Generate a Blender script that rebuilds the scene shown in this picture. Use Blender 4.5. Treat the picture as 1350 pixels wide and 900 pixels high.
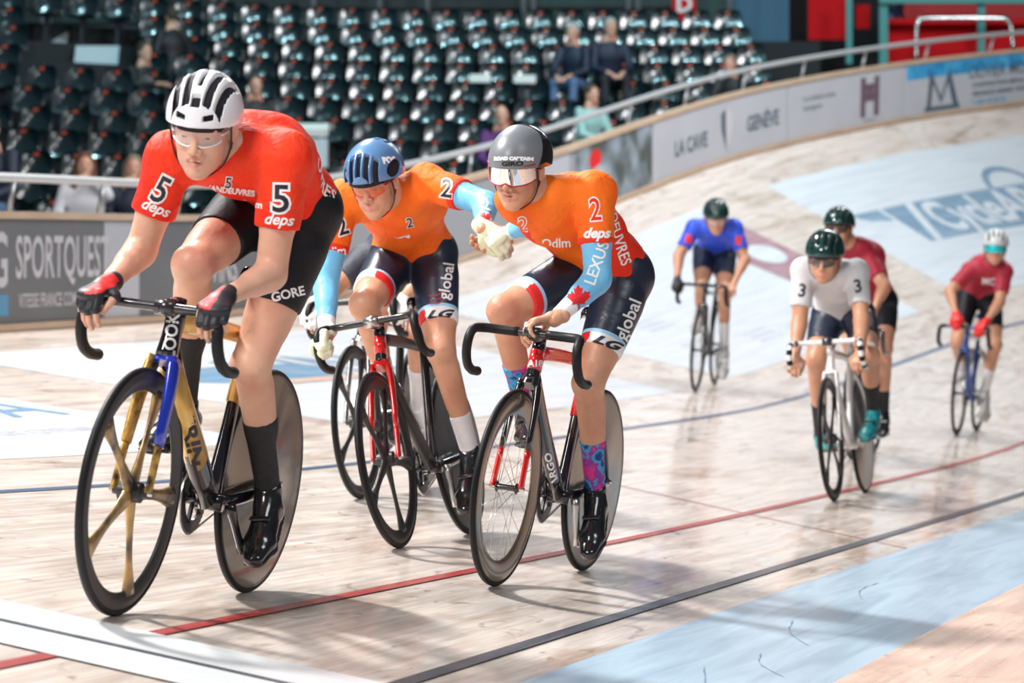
import bpy, bmesh, math, random
import numpy as np
from mathutils import Matrix, Vector
from mathutils.bvhtree import BVHTree

random.seed(7); RNG = np.random.default_rng(7)
SC = bpy.context.scene
COL = SC.collection
for _o in list(bpy.data.objects): bpy.data.objects.remove(_o)

# ------------------------------------------------------------ camera, world, lamps, exposure
cam_d = bpy.data.cameras.new('camera'); cam = bpy.data.objects.new('camera', cam_d); COL.objects.link(cam)
CAM_H = 0.879
cam.location = (0, 0, CAM_H)
cam.rotation_euler = (math.radians(90) + math.atan(28.8/4045.36), 0, 0)
cam_d.lens = 107.88; cam_d.sensor_width = 36; cam_d.clip_end = 300
cam_d.dof.use_dof = True; cam_d.dof.focus_distance = 10.2; cam_d.dof.aperture_fstop = 4.2
SC.camera = cam
SC.view_settings.view_transform = 'Standard'; SC.view_settings.look = 'None'
SC.view_settings.gamma = 1.0; SC.view_settings.use_curve_mapping = False
SC.view_settings.exposure = 0.0
wd = bpy.data.worlds.new('world'); SC.world = wd; wd.use_nodes = True
wd.node_tree.nodes['Background'].inputs[0].default_value = (.62, .74, .84, 1)
wd.node_tree.nodes['Background'].inputs[1].default_value = .13

def area(name, loc, target, size, power, col=(1, 1, 1), sy=None):
    l = bpy.data.lights.new(name, 'AREA'); l.energy = power; l.color = col
    l.shape = 'RECTANGLE' if sy else 'SQUARE'; l.size = size
    if sy: l.size_y = sy
    o = bpy.data.objects.new(name, l); COL.objects.link(o); o.location = loc
    d = Vector(target) - Vector(loc); o.rotation_euler = d.to_track_quat('-Z', 'Y').to_euler()
    return o
# hall floodlights over the straight and the turn, with added fill from the front
area('hall_and_fill_light', (-6.5, 12.5, 9.5), (0, 10.5, .3), 1.1, 2250, (1, .98, .95))
area('hall_and_fill_light', (-4.5, 2.5, 7.5), (0, 10, .8), 2.0, 800, (1, .97, .94))  # fill light added to brighten the faces from the front left
area('hall_and_fill_light', (5.0, 5.0, 8.5), (1, 12, .6), 3.0, 280, (.93, .97, 1))  # weak, soft fill light added on the front right
area('hall_and_fill_light', (-3.0, 21, 10.5), (1.5, 19, .4), 2.0, 1150, (1, .98, .96))
area('hall_and_fill_light', (4.5, 27, 11), (3, 30, 2), 3.0, 980, (.97, .98, 1))
area('hall_and_fill_light', (9.0, 33, 11.5), (6, 36, 3), 3.0, 820, (.97, .98, 1))
for _x in (-7.5, -3.0, 1.5):  # small teal-tinted lights added to draw highlights on the glossy seats
    area('seat_highlight_light', (_x, 35, 12.5), (_x, 43, 4), .45, 300, (.50, .90, 1))

# ------------------------------------------------------------ materials
MATS = {}
def mat(name, col, rough=.5, metal=0., coat=0., spec=.5, noise=None, bump=None, emit=None, sss=0., alpha=1., trans=0., sheen=0.):
    """noise=(scale, amount, colour2); bump=(scale, strength)"""
    if name in MATS: return MATS[name]
    m = bpy.data.materials.new(name); m.use_nodes = True
    nt = m.node_tree; b = nt.nodes['Principled BSDF']
    b.inputs['Base Color'].default_value = (*col, 1); b.inputs['Roughness'].default_value = rough
    b.inputs['Metallic'].default_value = metal; b.inputs['Coat Weight'].default_value = coat
    b.inputs['Coat Roughness'].default_value = .08
    b.inputs['Specular IOR Level'].default_value = spec
    b.inputs['Sheen Weight'].default_value = sheen
    if sss: b.inputs['Subsurface Weight'].default_value = sss; b.inputs['Subsurface Radius'].default_value = (.02, .008, .004); b.inputs['Subsurface Scale'].default_value = .5
    b.inputs['Alpha'].default_value = alpha; b.inputs['Transmission Weight'].default_value = trans
    if emit: b.inputs['Emission Color'].default_value = (*emit[0], 1); b.inputs['Emission Strength'].default_value = emit[1]
    if noise or bump:
        tc = nt.nodes.new('ShaderNodeTexCoord')
    if noise:
        n = nt.nodes.new('ShaderNodeTexNoise'); n.inputs['Scale'].default_value = noise[0]; n.inputs['Detail'].default_value = 4
        nt.links.new(tc.outputs['Object'], n.inputs['Vector'])
        r = nt.nodes.new('ShaderNodeMapRange'); r.inputs[1].default_value = .38; r.inputs[2].default_value = .66; r.inputs[4].default_value = noise[1]
        nt.links.new(n.outputs['Fac'], r.inputs[0])
        x = nt.nodes.new('ShaderNodeMix'); x.data_type = 'RGBA'; x.inputs[6].default_value = (*col, 1); x.inputs[7].default_value = (*noise[2], 1)
        nt.links.new(r.outputs[0], x.inputs[0]); nt.links.new(x.outputs[2], b.inputs['Base Color'])
    if bump:
        n = nt.nodes.new('ShaderNodeTexNoise'); n.inputs['Scale'].default_value = bump[0]; n.inputs['Detail'].default_value = 3; n.inputs['Distortion'].default_value = .6
        nt.links.new(tc.outputs['Object'], n.inputs['Vector'])
        u = nt.nodes.new('ShaderNodeBump'); u.inputs['Strength'].default_value = bump[1]; u.inputs['Distance'].default_value = .02
        nt.links.new(n.outputs['Fac'], u.inputs['Height']); nt.links.new(u.outputs[0], b.inputs['Normal'])
    MATS[name] = m
    return m

def M_(name): return MATS[name]
mat('skin', (.62, .33, .21), .42, spec=.35, noise=(9, .7, (.52, .21, .13)), sss=.1, bump=(40, .12))
mat('skin_pale', (.70, .41, .29), .42, spec=.35, noise=(9, .7, (.60, .27, .19)), sss=.1, bump=(40, .12))
mat('skin_tan', (.56, .29, .18), .42, spec=.45, noise=(9, .6, (.45, .2, .12)), sss=.1)
mat('lips', (.60, .25, .19), .42); mat('hair', (.055, .035, .022), .7, bump=(90, .5)); mat('hair_red', (.13, .045, .018), .6, bump=(90, .5)); mat('hair_fair', (.24, .17, .11), .6, bump=(90, .5)); mat('hair_grey', (.45, .44, .43), .7, bump=(90, .5))
mat('eye_white', (.8, .78, .76), .15); mat('iris', (.05, .05, .06), .1); mat('teeth', (.8, .77, .68), .25)
cloth = dict(rough=.62, sheen=.25)
mat('jersey_red', (.83, .020, .008), .6, spec=.25, noise=(4, .8, (.88, .075, .012)), bump=(14, .7))
mat('jersey_orange', (.90, .125, .008), .6, spec=.25, noise=(4, .8, (.93, .21, .014)), bump=(14, .7))
mat('jersey_orange_red', (.80, .035, .010), .6, spec=.25, bump=(14, .3))
mat('jersey_blue', (.022, .075, .62), .55, bump=(14, .3)); mat('jersey_grey', (.60, .60, .62), .6, bump=(14, .35), noise=(5, .5, (.5, .5, .53)))
mat('jersey_maroon', (.36, .012, .035), .6, bump=(14, .3)); mat('jersey_dark', (.035, .04, .06), .6, bump=(14, .3))
mat('shorts_black', (.008, .009, .013), .5, spec=.3, bump=(12, .25)); mat('shorts_navy', (.014, .020, .042), .36, bump=(12, .25), noise=(6, .4, (.03, .045, .08)))
mat('sleeve_blue', (.16, .50, .80), .5, bump=(16, .35)); mat('white_cloth', (.82, .82, .84), .6); mat('red_cloth', (.75, .02, .02), .55)
mat('pale_blue_cloth', (.32, .62, .85), .5); mat('sock_white', (.74, .72, .74), .75, bump=(60, .3)); mat('sock_black', (.012, .012, .014), .7, bump=(60, .3))
mat('shoe_black', (.012, .012, .014), .2, coat=.6); mat('shoe_silver', (.48, .5, .53), .3, metal=.3); mat('shoe_teal', (.02, .36, .37), .35, noise=(25, 1, (.02, .12, .16))); mat('shoe_grey', (.45, .44, .43), .4)
mat('shoe_white', (.7, .7, .7), .4)
mat('glove_black', (.012, .012, .018), .5); mat('glove_red', (.72, .02, .02), .5); mat('glove_cream', (.70, .72, .52), .65, bump=(30, .3)); mat('glove_white', (.68, .66, .63), .6)
mat('spoke_gold', (.06, .05, .045), .3, metal=.3, coat=.5, noise=(11, 1, (.62, .38, .12)))
mat('gold_stripe', (.72, .42, .10), .35, metal=.35, noise=(30, 1, (.05, .03, .01)))
mat('rubber', (.006, .006, .008), .5, spec=.3); mat('carbon', (.018, .019, .022), .28, coat=.5); mat('carbon_matt', (.022, .022, .026), .4, noise=(6, .6, (.05, .047, .044)))
mat('carbon_brown', (.10, .078, .055), .24, metal=.4, coat=.8, noise=(7, .8, (.2, .155, .10)))
mat('disc_grey', (.20, .21, .22), .3, metal=.5, coat=.5, noise=(5, .6, (.3, .31, .32)))
mat('disc_silver', (.42, .41, .38), .22, metal=.8, noise=(6, .7, (.25, .24, .22)))
mat('gold', (.78, .48, .13), .32, metal=.45, coat=.4); mat('gold_dark', (.45, .24, .05), .35, metal=.4)
mat('paint_black', (.010, .010, .013), .18, coat=.8); mat('paint_red', (.72, .012, .012), .2, coat=.8); mat('paint_blue', (.015, .045, .52), .2, coat=.8)
mat('paint_white', (.75, .75, .75), .25, coat=.6); mat('paint_blue_deep', (.01, .07, .30), .25, coat=.6); mat('chrome', (.75, .75, .76), .16, metal=1.); mat('alloy', (.55, .54, .52), .3, metal=1.)
mat('orange_red', (.8, .03, .01), .3, coat=.5)
mat('helmet_white', (.80, .80, .84), .22, coat=.5); mat('helmet_blue', (.10, .215, .42), .3, coat=.35); mat('helmet_grey', (.17, .18, .20), .38); mat('helmet_black', (.012, .012, .014), .15, coat=.8)
mat('helmet_green', (.004, .028, .024), .15, coat=.8, noise=(14, .8, (.006, .05, .045))); mat('helmet_pale', (.55, .57, .58), .3)
mat('liner', (.008, .006, .012), .8); mat('strap', (.012, .012, .014), .6)
mat('lens_clear', (.85, .9, .95), .05, spec=1., alpha=.20); mat('lens_orange', (.85, .20, .05), .06, spec=1., alpha=.55); mat('lens_mirror', (.72, .70, .70), .05, metal=1.)
mat('lens_teal', (.02, .55, .62), .08, metal=.7); mat('lens_dark', (.03, .03, .035), .08, spec=1., alpha=.75)
mat('white_print', (.85, .85, .86), .5); mat('black_print', (.012, .01, .02), .5); mat('red_print', (.7, .015, .02), .5); mat('grey_print', (.3, .3, .32), .5); mat('dark_red_print', (.35, .01, .03), .5); mat('gold_print', (.7, .55, .2), .5)

# sock with blotched pattern
def blotch(name, cols, scale):
    m = bpy.data.materials.new(name); m.use_nodes = True; nt = m.node_tree; b = nt.nodes['Principled BSDF']
    tc = nt.nodes.new('ShaderNodeTexCoord'); n = nt.nodes.new('ShaderNodeTexNoise'); n.inputs['Scale'].default_value = scale; n.inputs['Detail'].default_value = 2.5
    nt.links.new(tc.outputs['Object'], n.inputs['Vector']); r = nt.nodes.new('ShaderNodeValToRGB'); r.color_ramp.interpolation = 'EASE'
    el = r.color_ramp.elements
    for i, (p, c) in enumerate(cols):
        e = el[i] if i < 2 else el.new(p)
        e.position = p; e.color = (*c, 1)
    nt.links.new(n.outputs['Fac'], r.inputs[0]); nt.links.new(r.outputs[0], b.inputs['Base Color']); b.inputs['Roughness'].default_value = .7
    MATS[name] = m
blotch('sock_galaxy', [(.36, (.015, .03, .22)), (.62, (.65, .03, .25)), (.45, (.03, .35, .62)), (.53, (.22, .03, .30))], 22)

# ------------------------------------------------------------ object helpers
def setp(o, label=None, cat=None, group=None, kind=None):
    if label: o['label'] = label
    if cat: o['category'] = cat
    if group: o['group'] = group
    if kind: o['kind'] = kind
    return o
def empty(name, M=None, label=None, cat=None, group=None):
    o = bpy.data.objects.new(name, None); COL.objects.link(o); o.empty_display_size = .1
    if M is not None: o.matrix_world = M
    return setp(o, label, cat, group)
def obj(name, V, F, mats, parent=None, smooth=True, idx=None, uv=None, auto=None):
    me = bpy.data.meshes.new(name)
    V = np.asarray(V, float)
    if isinstance(F, np.ndarray): F = F.tolist()
    me.from_pydata(V.tolist(), [], F); 
    if not isinstance(mats, (list, tuple)): mats = [mats]
    for m in mats: me.materials.append(MATS[m] if isinstance(m, str) else m)
    if idx is not None: me.polygons.foreach_set('material_index', np.asarray(idx, np.int32))
    if smooth: me.polygons.foreach_set('use_smooth', np.ones(len(me.polygons), bool))
    if uv is not None:
        l = me.uv_layers.new(name='UVMap'); li = np.zeros(len(me.loops), np.int32); me.loops.foreach_get('vertex_index', li)
        l.data.foreach_set('uv', np.asarray(uv, np.float32)[li].ravel())
    if auto is not None: me.set_sharp_from_angle(angle=auto)
    me.update()
    o = bpy.data.objects.new(name, me); COL.objects.link(o)
    if parent is not None: o.parent = parent
    return o
class Geo:
    """collects shapes, then links them as one mesh object"""
    def __init__(s): s.V = []; s.F = []; s.I = []; s.n = 0
    def add(s, V, F, mi=0):
        V = np.asarray(V, float); s.V.append(V); s.F += [[a + s.n for a in f] for f in F]; s.I += [mi]*len(F); s.n += len(V); return s
    def build(s, name, mats, parent=None, smooth=True, auto=.6):
        return obj(name, np.concatenate(s.V), s.F, mats, parent, smooth, s.I, auto=auto)
def nrm(v): v = np.asarray(v, float); return v/(np.linalg.norm(v) + 1e-12)
def catmull(pts, n):
    P = np.asarray(pts, float)
    if n <= 1: return P
    out = []
    Q = np.vstack([2*P[0]-P[1], P, 2*P[-1]-P[-2]])
    for i in range(1, len(Q)-2):
        for t in np.linspace(0, 1, n, endpoint=False):
            a, b, c, d = Q[i-1], Q[i], Q[i+1], Q[i+2]
            out.append(.5*((2*b) + (c-a)*t + (2*a-5*b+4*c-d)*t*t + (3*b-a-3*c+d)*t**3))
    out.append(P[-1]); return np.array(out)
def tube(pts, r, seg=10, side=None, flat=1., smooth=1, cap=True):
    """swept tube; r scalar or per point; side: axis kept at radius r, the other axis scaled by flat (scalar or list)"""
    P = np.asarray(pts, float); R = np.full(len(P), r) if np.isscalar(r) else np.asarray(r, float)
    Fl = np.full(len(P), flat) if np.isscalar(flat) else np.asarray(flat, float)
    if smooth > 1:
        k = len(P); A = catmull(np.column_stack([P, R, Fl]), smooth); P = A[:, :3]; R = A[:, 3]; Fl = A[:, 4]
    n = len(P); T = np.gradient(P, axis=0); T /= (np.linalg.norm(T, axis=1)[:, None] + 1e-12)
    s0 = np.asarray(side, float) if side is not None else (np.array([0, 1., 0]) if abs(T[0][1]) < .9 else np.array([1., 0, 0]))
    V = []; s = s0
    for i in range(n):
        s = s if side is None else s0
        s = s - T[i]*np.dot(s, T[i]); s = nrm(s); u = np.cross(T[i], s)
        for a in range(seg):
            th = 2*math.pi*a/seg; V.append(P[i] + s*math.cos(th)*R[i] + u*math.sin(th)*R[i]*Fl[i])
    F = [[i*seg+a, i*seg+(a+1) % seg, (i+1)*seg+(a+1) % seg, (i+1)*seg+a] for i in range(n-1) for a in range(seg)]
    if cap: F += [list(range(seg))[::-1], [(n-1)*seg+a for a in range(seg)]]
    return np.array(V), F
def lathe(prof, seg=48, axis='y', a0=0, a1=2*math.pi):
    """prof: list of (radius, offset along axis). wheel axis = y, in the xz plane"""
    full = abs(a1-a0-2*math.pi) < 1e-6; ns = seg if full else seg+1; V = []
    for i in range(ns):
        th = a0 + (a1-a0)*i/seg
        for (r, h) in prof:
            if axis == 'y': V.append((r*math.cos(th), h, r*math.sin(th)))
            else: V.append((r*math.cos(th), r*math.sin(th), h))
    m = len(prof); F = []
    for i in range(seg):
        j = (i+1) % ns
        for k in range(m-1): F.append([i*m+k, i*m+k+1, j*m+k+1, j*m+k])
    return np.array(V), F
def box(c, s, R=None, bev=0.):
    bm = bmesh.new(); bmesh.ops.create_cube(bm, size=1)
    for v in bm.verts: v.co = Vector((v.co.x*s[0], v.co.y*s[1], v.co.z*s[2]))
    if bev: bmesh.ops.bevel(bm, geom=bm.edges[:], offset=bev, segments=2, affect='EDGES', profile=.5)
    V = np.array([v.co[:] for v in bm.verts]); 
    bm.verts.index_update(); F = [[v.index for v in f.verts] for f in bm.faces]; bm.free()
    if R is not None: V = V @ np.asarray(R).T
    return V + np.asarray(c, float), F

# ------------------------------------------------------------ signed-distance sculpting
class SDF:
    def __init__(s, lo, hi, h):
        s.h = h; s.lo = np.asarray(lo, float); n = np.ceil((np.asarray(hi)-s.lo)/h).astype(int)+1; s.n = n
        s.g = np.full(n, .5, np.float32)
        s.ax = [(s.lo[i] + h*np.arange(n[i])).astype(np.float32) for i in range(3)]
    def sl(s, lo, hi, m):
        a = [max(0, int((lo[i]-m-s.lo[i])/s.h)) for i in range(3)]; b = [min(int(s.n[i]), int((hi[i]+m-s.lo[i])/s.h)+2) for i in range(3)]
        if any(b[i] <= a[i] for i in range(3)): return None, None
        S = tuple(slice(a[i], b[i]) for i in range(3))
        return S, (s.ax[0][a[0]:b[0], None, None], s.ax[1][None, a[1]:b[1], None], s.ax[2][None, None, a[2]:b[2]])
    def comb(s, fn, lo, hi, k, mode='u'):
        S, X = s.sl(lo, hi, k+.03+2*s.h)
        if S is None: return s
        d = fn(*X).astype(np.float32); g = s.g[S]
        if mode == 'u':
            m = np.minimum(g, d)
            if k > 0: m -= np.maximum(k-np.abs(g-d), 0)**2/(4*k)
        else:
            d = -d if mode == 's' else d
            m = np.maximum(g, d)
            if k > 0: m += np.maximum(k-np.abs(g-d), 0)**2/(4*k)
        s.g[S] = m; return s
    def cap(s, a, b, ra, rb=None, k=.02, mode='u', cut=None):
        a = np.asarray(a, float); b = np.asarray(b, float); rb = ra if rb is None else rb; d = b-a; L = float(d@d)+1e-9
        def fn(X, Y, Z):
            h = np.clip(((X-a[0])*d[0]+(Y-a[1])*d[1]+(Z-a[2])*d[2])/L, 0, 1)
            r = np.sqrt((X-a[0]-h*d[0])**2+(Y-a[1]-h*d[1])**2+(Z-a[2]-h*d[2])**2)-(ra+(rb-ra)*h)
            if cut is not None:
                l = math.sqrt(L); r = np.maximum(r, ((X-a[0])*d[0]+(Y-a[1])*d[1]+(Z-a[2])*d[2])/l-cut*l)
            return r
        R = max(ra, rb); return s.comb(fn, np.minimum(a, b)-R, np.maximum(a, b)+R, k, mode)
    def ell(s, c, r, R=None, k=.02, mode='u'):
        c = np.asarray(c, float); r = np.asarray(r, float); R = np.eye(3) if R is None else np.asarray(R)
        def fn(X, Y, Z):
            q = [(X-c[0])*R[0][i]+(Y-c[1])*R[1][i]+(Z-c[2])*R[2][i] for i in range(3)]
            k0 = np.sqrt(sum((q[i]/r[i])**2 for i in range(3))); k1 = np.sqrt(sum((q[i]/r[i]**2)**2 for i in range(3)))+1e-9
            return k0*(k0-1)/k1
        m = float(r.max()); return s.comb(fn, c-m, c+m, k, mode)
    def plate(s, a, b, wa, wb, da, db, side, k=.02, cut=None, mode='u'):
        """elliptic capsule: half width w along side, half depth d across"""
        a = np.asarray(a, float); b = np.asarray(b, float); t = b-a; L = float(np.linalg.norm(t)); t = t/L; sd = np.asarray(side, float); sd = nrm(sd-t*(sd@t)); f = np.cross(t, sd)
        def fn(X, Y, Z):
            x, y, z = X-a[0], Y-a[1], Z-a[2]
            pt = x*t[0]+y*t[1]+z*t[2]; h = np.clip(pt/L, 0, 1); qt = pt-h*L
            w = wa+(wb-wa)*h; d = da+(db-da)*h
            qs = x*sd[0]+y*sd[1]+z*sd[2]; qf = x*f[0]+y*f[1]+z*f[2]; e = (w+d)*.5
            k0 = np.sqrt((qs/w)**2+(qf/d)**2+(qt/e)**2); k1 = np.sqrt((qs/w**2)**2+(qf/d**2)**2+(qt/e**2)**2)+1e-9
            r = k0*(k0-1)/k1
            if cut is not None: r = np.maximum(r, pt-cut*L)
            return r
        R = max(wa, wb, da, db); return s.comb(fn, np.minimum(a, b)-R, np.maximum(a, b)+R, k, mode)
    def plane(s, p, n, mode='i', k=0.):
        p = np.asarray(p, float); n = nrm(n)
        fn = lambda X, Y, Z: (X-p[0])*n[0]+(Y-p[1])*n[1]+(Z-p[2])*n[2]
        d = fn(s.ax[0][:, None, None], s.ax[1][None, :, None], s.ax[2][None, None, :]).astype(np.float32)
        s.g = np.maximum(s.g, d); return s
    def grid(s): return s.ax[0][:, None, None], s.ax[1][None, :, None], s.ax[2][None, None, :]
    def mesh(s, iso=0.):
        g = s.g-iso; h = s.h
        ins = g < 0; nx, ny, nz = g.shape
        c = np.zeros((nx-1, ny-1, nz-1), np.int8)
        for dx in (0, 1):
            for dy in (0, 1):
                for dz in (0, 1): c += ins[dx:nx-1+dx, dy:ny-1+dy, dz:nz-1+dz]
        act = (c > 0) & (c < 8); I = np.argwhere(act)
        if len(I) == 0: return np.zeros((0, 3)), []
        vid = np.full(act.shape, -1, np.int32); vid[act] = np.arange(len(I))
        acc = np.zeros((len(I), 3)); cnt = np.zeros(len(I))
        corners = [(a, b, d) for a in (0, 1) for b in (0, 1) for d in (0, 1)]
        vals = {q: g[I[:, 0]+q[0], I[:, 1]+q[1], I[:, 2]+q[2]] for q in corners}
        for q in corners:
            for ax in range(3):
                if q[ax] == 0:
                    r = list(q); r[ax] = 1; r = tuple(r); A, B = vals[q], vals[r]; m = (A < 0) != (B < 0)
                    t = np.where(m, A/(A-B+1e-12), 0)
                    p = np.tile(np.array(q, float), (len(I), 1)); p[:, ax] += t
                    acc += p*m[:, None]; cnt += m
        V = s.lo + h*(I+acc/cnt[:, None]); F = []
        for ax in range(3):
            o = [i for i in range(3) if i != ax]
            A = [slice(None)]*3; B = [slice(None)]*3; A[ax] = slice(0, -1); B[ax] = slice(1, None)
            e = ins[tuple(A)] != ins[tuple(B)]; sg = ins[tuple(A)]
            K = np.argwhere(e); ok = (K[:, o[0]] > 0) & (K[:, o[1]] > 0) & (K[:, o[0]] < g.shape[o[0]]-1) & (K[:, o[1]] < g.shape[o[1]]-1); K = K[ok]
            fl = sg[K[:, 0], K[:, 1], K[:, 2]]
            def at(d0, d1):
                q = K.copy(); q[:, o[0]] -= d0; q[:, o[1]] -= d1; return vid[q[:, 0], q[:, 1], q[:, 2]]
            Q = np.stack([at(1, 1), at(0, 1), at(0, 0), at(1, 0)], 1)
            if ax == 1: fl = ~fl
            Q = np.where(fl[:, None], Q, Q[:, ::-1]); F.append(Q)
        return V, np.concatenate(F)
def merge(parts):
    V = []; F = []; n = 0
    for v, f in parts:
        if len(v) == 0: continue
        V.append(v); F.append(np.asarray(f)+n); n += len(v)
    return np.concatenate(V), np.concatenate(F)
def frame3(x, up):
    """columns: forward x, left y, up z"""
    x = nrm(x); up = np.asarray(up, float); z = nrm(up-x*(up@x)); y = np.cross(z, x); return np.stack([x, y, z], 1)

# ------------------------------------------------------------ print projected onto a surface
def text_mesh(text, size, off=0., shear=0., sx=1., align='CENTER', space=1.):
    cu = bpy.data.curves.new('t', 'FONT'); cu.body = text; cu.size = size; cu.offset = off; cu.shear = shear; cu.space_character = space
    cu.align_x = align; cu.align_y = 'CENTER'; cu.resolution_u = 3
    o = bpy.data.objects.new('t', cu); me = bpy.data.meshes.new_from_object(o)
    V = np.array([v.co[:] for v in me.vertices])[:, :2] if len(me.vertices) else np.zeros((0, 2)); F = [list(p.vertices) for p in me.polygons]
    bpy.data.objects.remove(o); bpy.data.curves.remove(cu); bpy.data.meshes.remove(me)
    V[:, 0] *= sx
    return V, F
def cut_grid(V, F, step):
    bm = bmesh.new(); vs = [bm.verts.new((x, y, 0)) for x, y in V]
    for f in F:
        try: bm.faces.new([vs[i] for i in f])
        except ValueError: pass
    bmesh.ops.remove_doubles(bm, verts=bm.verts[:], dist=1e-6)
    if len(V) and step:
        lo = V.min(0); hi = V.max(0)
        for ax in range(2):
            k = math.floor(lo[ax]/step)+1
            while k*step < hi[ax]:
                co = [0, 0, 0]; co[ax] = k*step; no = [0, 0, 0]; no[ax] = 1
                bmesh.ops.bisect_plane(bm, geom=bm.verts[:]+bm.edges[:]+bm.faces[:], dist=1e-6, plane_co=co, plane_no=no); k += 1
    bm.verts.index_update()
    V2 = np.array([v.co[:2] for v in bm.verts]).reshape(-1, 2); F2 = [[v.index for v in f.verts] for f in bm.faces]; bm.free()
    return V2, F2
def decal(name, shape, step, O, d, up, bvh, m, parent, lift=.0015, rot=0., reach=.25):
    """shape (V2,F) laid on the surface behind point O, seen along d"""
    V, F = cut_grid(*shape, step); O = np.asarray(O, float); d = nrm(d); up = np.asarray(up, float); up = nrm(up-d*(up@d)); rt = np.cross(d, up)
    c, s = math.cos(rot), math.sin(rot); P = []; ok = []
    for x, y in V:
        x, y = x*c-y*s, x*s+y*c
        p = O+rt*x+up*y-d*reach*.5
        h, n, i, _ = bvh.ray_cast(Vector(p), Vector(d), reach)
        if h is None: P.append(p); ok.append(False)
        else:
            if n.dot(Vector(d)) > 0: n = -n
            P.append(np.array(h+n*lift)); ok.append(True)
    F = [f for f in F if all(ok[i] for i in f)]
    if not F: print('decal missed', name); return None
    used = sorted({i for f in F for i in f}); mp = {a: b for b, a in enumerate(used)}
    return obj(name, [P[i] for i in used], [[mp[i] for i in f] for f in F], m, parent, True)
def quad(w, h): return np.array([[-w/2, -h/2], [w/2, -h/2], [w/2, h/2], [-w/2, h/2]]), [[0, 1, 2, 3]]
def poly(pts): return np.array(pts, float), [list(range(len(pts)))]
def cent(V, F):
    V = np.asarray(V)
    if isinstance(F, np.ndarray): return V[F].mean(1)
    return np.array([V[f].mean(0) for f in F])
def banded(V, F, cuts):
    """cut the mesh along planes (point, normal, centre, radius) so that colour borders run clean"""
    bm = bmesh.new(); vs = [bm.verts.new(v) for v in V]
    for f in F:
        try: bm.faces.new([vs[i] for i in f])
        except ValueError: pass
    for p, n, c, r in cuts:
        c = Vector(c); fs = [f for f in bm.faces if (f.calc_center_median()-c).length < r]
        es = {e for f in fs for e in f.edges}; v_ = {v for f in fs for v in f.verts}
        bmesh.ops.bisect_plane(bm, geom=list(v_)+list(es)+fs, dist=1e-5, plane_co=Vector(p), plane_no=Vector(n))
    bm.verts.index_update(); V2 = np.array([v.co[:] for v in bm.verts]); F2 = [[v.index for v in f.verts] for f in bm.faces]; bm.free(); return V2, F2
def bvh_of(V, F): return BVHTree.FromPolygons([tuple(v) for v in V], [tuple(int(i) for i in f) for f in F])
# ------------------------------------------------------------ the banked track: u runs along the inner edge, v across the slope
UK = np.array([0, 6, 12, 18, 24, 30, 38, 48.])
KK = np.array([.0037, .00257, -.003, -.00377, .01331, .02758, .04059, .05365])
BK = np.array([.17226, .13931, .16339, .21071, .33857, .55189, .80434, 1.05518])
TW = 6.762
def cub(xk, yk, x):
    m = np.gradient(yk, xk); i = np.clip(np.searchsorted(xk, x)-1, 0, len(xk)-2); h = xk[i+1]-xk[i]; t = np.clip((x-xk[i])/h, 0, 1)
    return (2*t**3-3*t*t+1)*yk[i]+(t**3-2*t*t+t)*h*m[i]+(-2*t**3+3*t*t)*yk[i+1]+(t**3-t*t)*h*m[i+1]
_U = np.linspace(-8, 74, 1641); _k = cub(UK, KK, _U); _b = cub(UK, BK, _U)
_du = _U[1]-_U[0]; _i0 = int(np.argmin(abs(_U))); _h = np.cumsum(_k)*_du; _h -= _h[_i0]; _h += .27894
_X = np.cumsum(np.sin(_h))*_du; _Y = np.cumsum(np.cos(_h))*_du; _X += -.40346-_X[_i0]; _Y += 7-_Y[_i0]
def track(u, v, lift=0.):
    """world point of (u, v); lift is measured off the boards"""
    u = np.asarray(u, float); v = np.asarray(v, float)
    X, Y, H, B = (np.interp(u, _U, a) for a in (_X, _Y, _h, _b))
    B = np.where(v < 0, np.minimum(B, .12), B)
    c, s = np.cos(B), np.sin(B); nx, ny = -np.cos(H), np.sin(H)
    return np.stack([X+v*c*nx-lift*s*nx, Y+v*c*ny-lift*s*ny, v*s+lift*c], -1)
def over(u, out, z):
    """point at the outer edge of the track, pushed outwards and raised"""
    H = np.interp(u, _U, _h); P = track(u, TW); P = np.array(P, float); P[..., 0] += -np.cos(H)*out; P[..., 1] += np.sin(H)*out; P[..., 2] += z; return P
def gridmesh(us, vs, fn):
    V = np.concatenate([fn(np.full(len(vs), u), np.array(vs)) for u in us]); m = len(vs)
    F = [[i*m+j, (i+1)*m+j, (i+1)*m+j+1, i*m+j+1] for i in range(len(us)-1) for j in range(m-1)]
    uv = np.array([(u, v) for u in us for v in vs]); return V, F, uv

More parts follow.
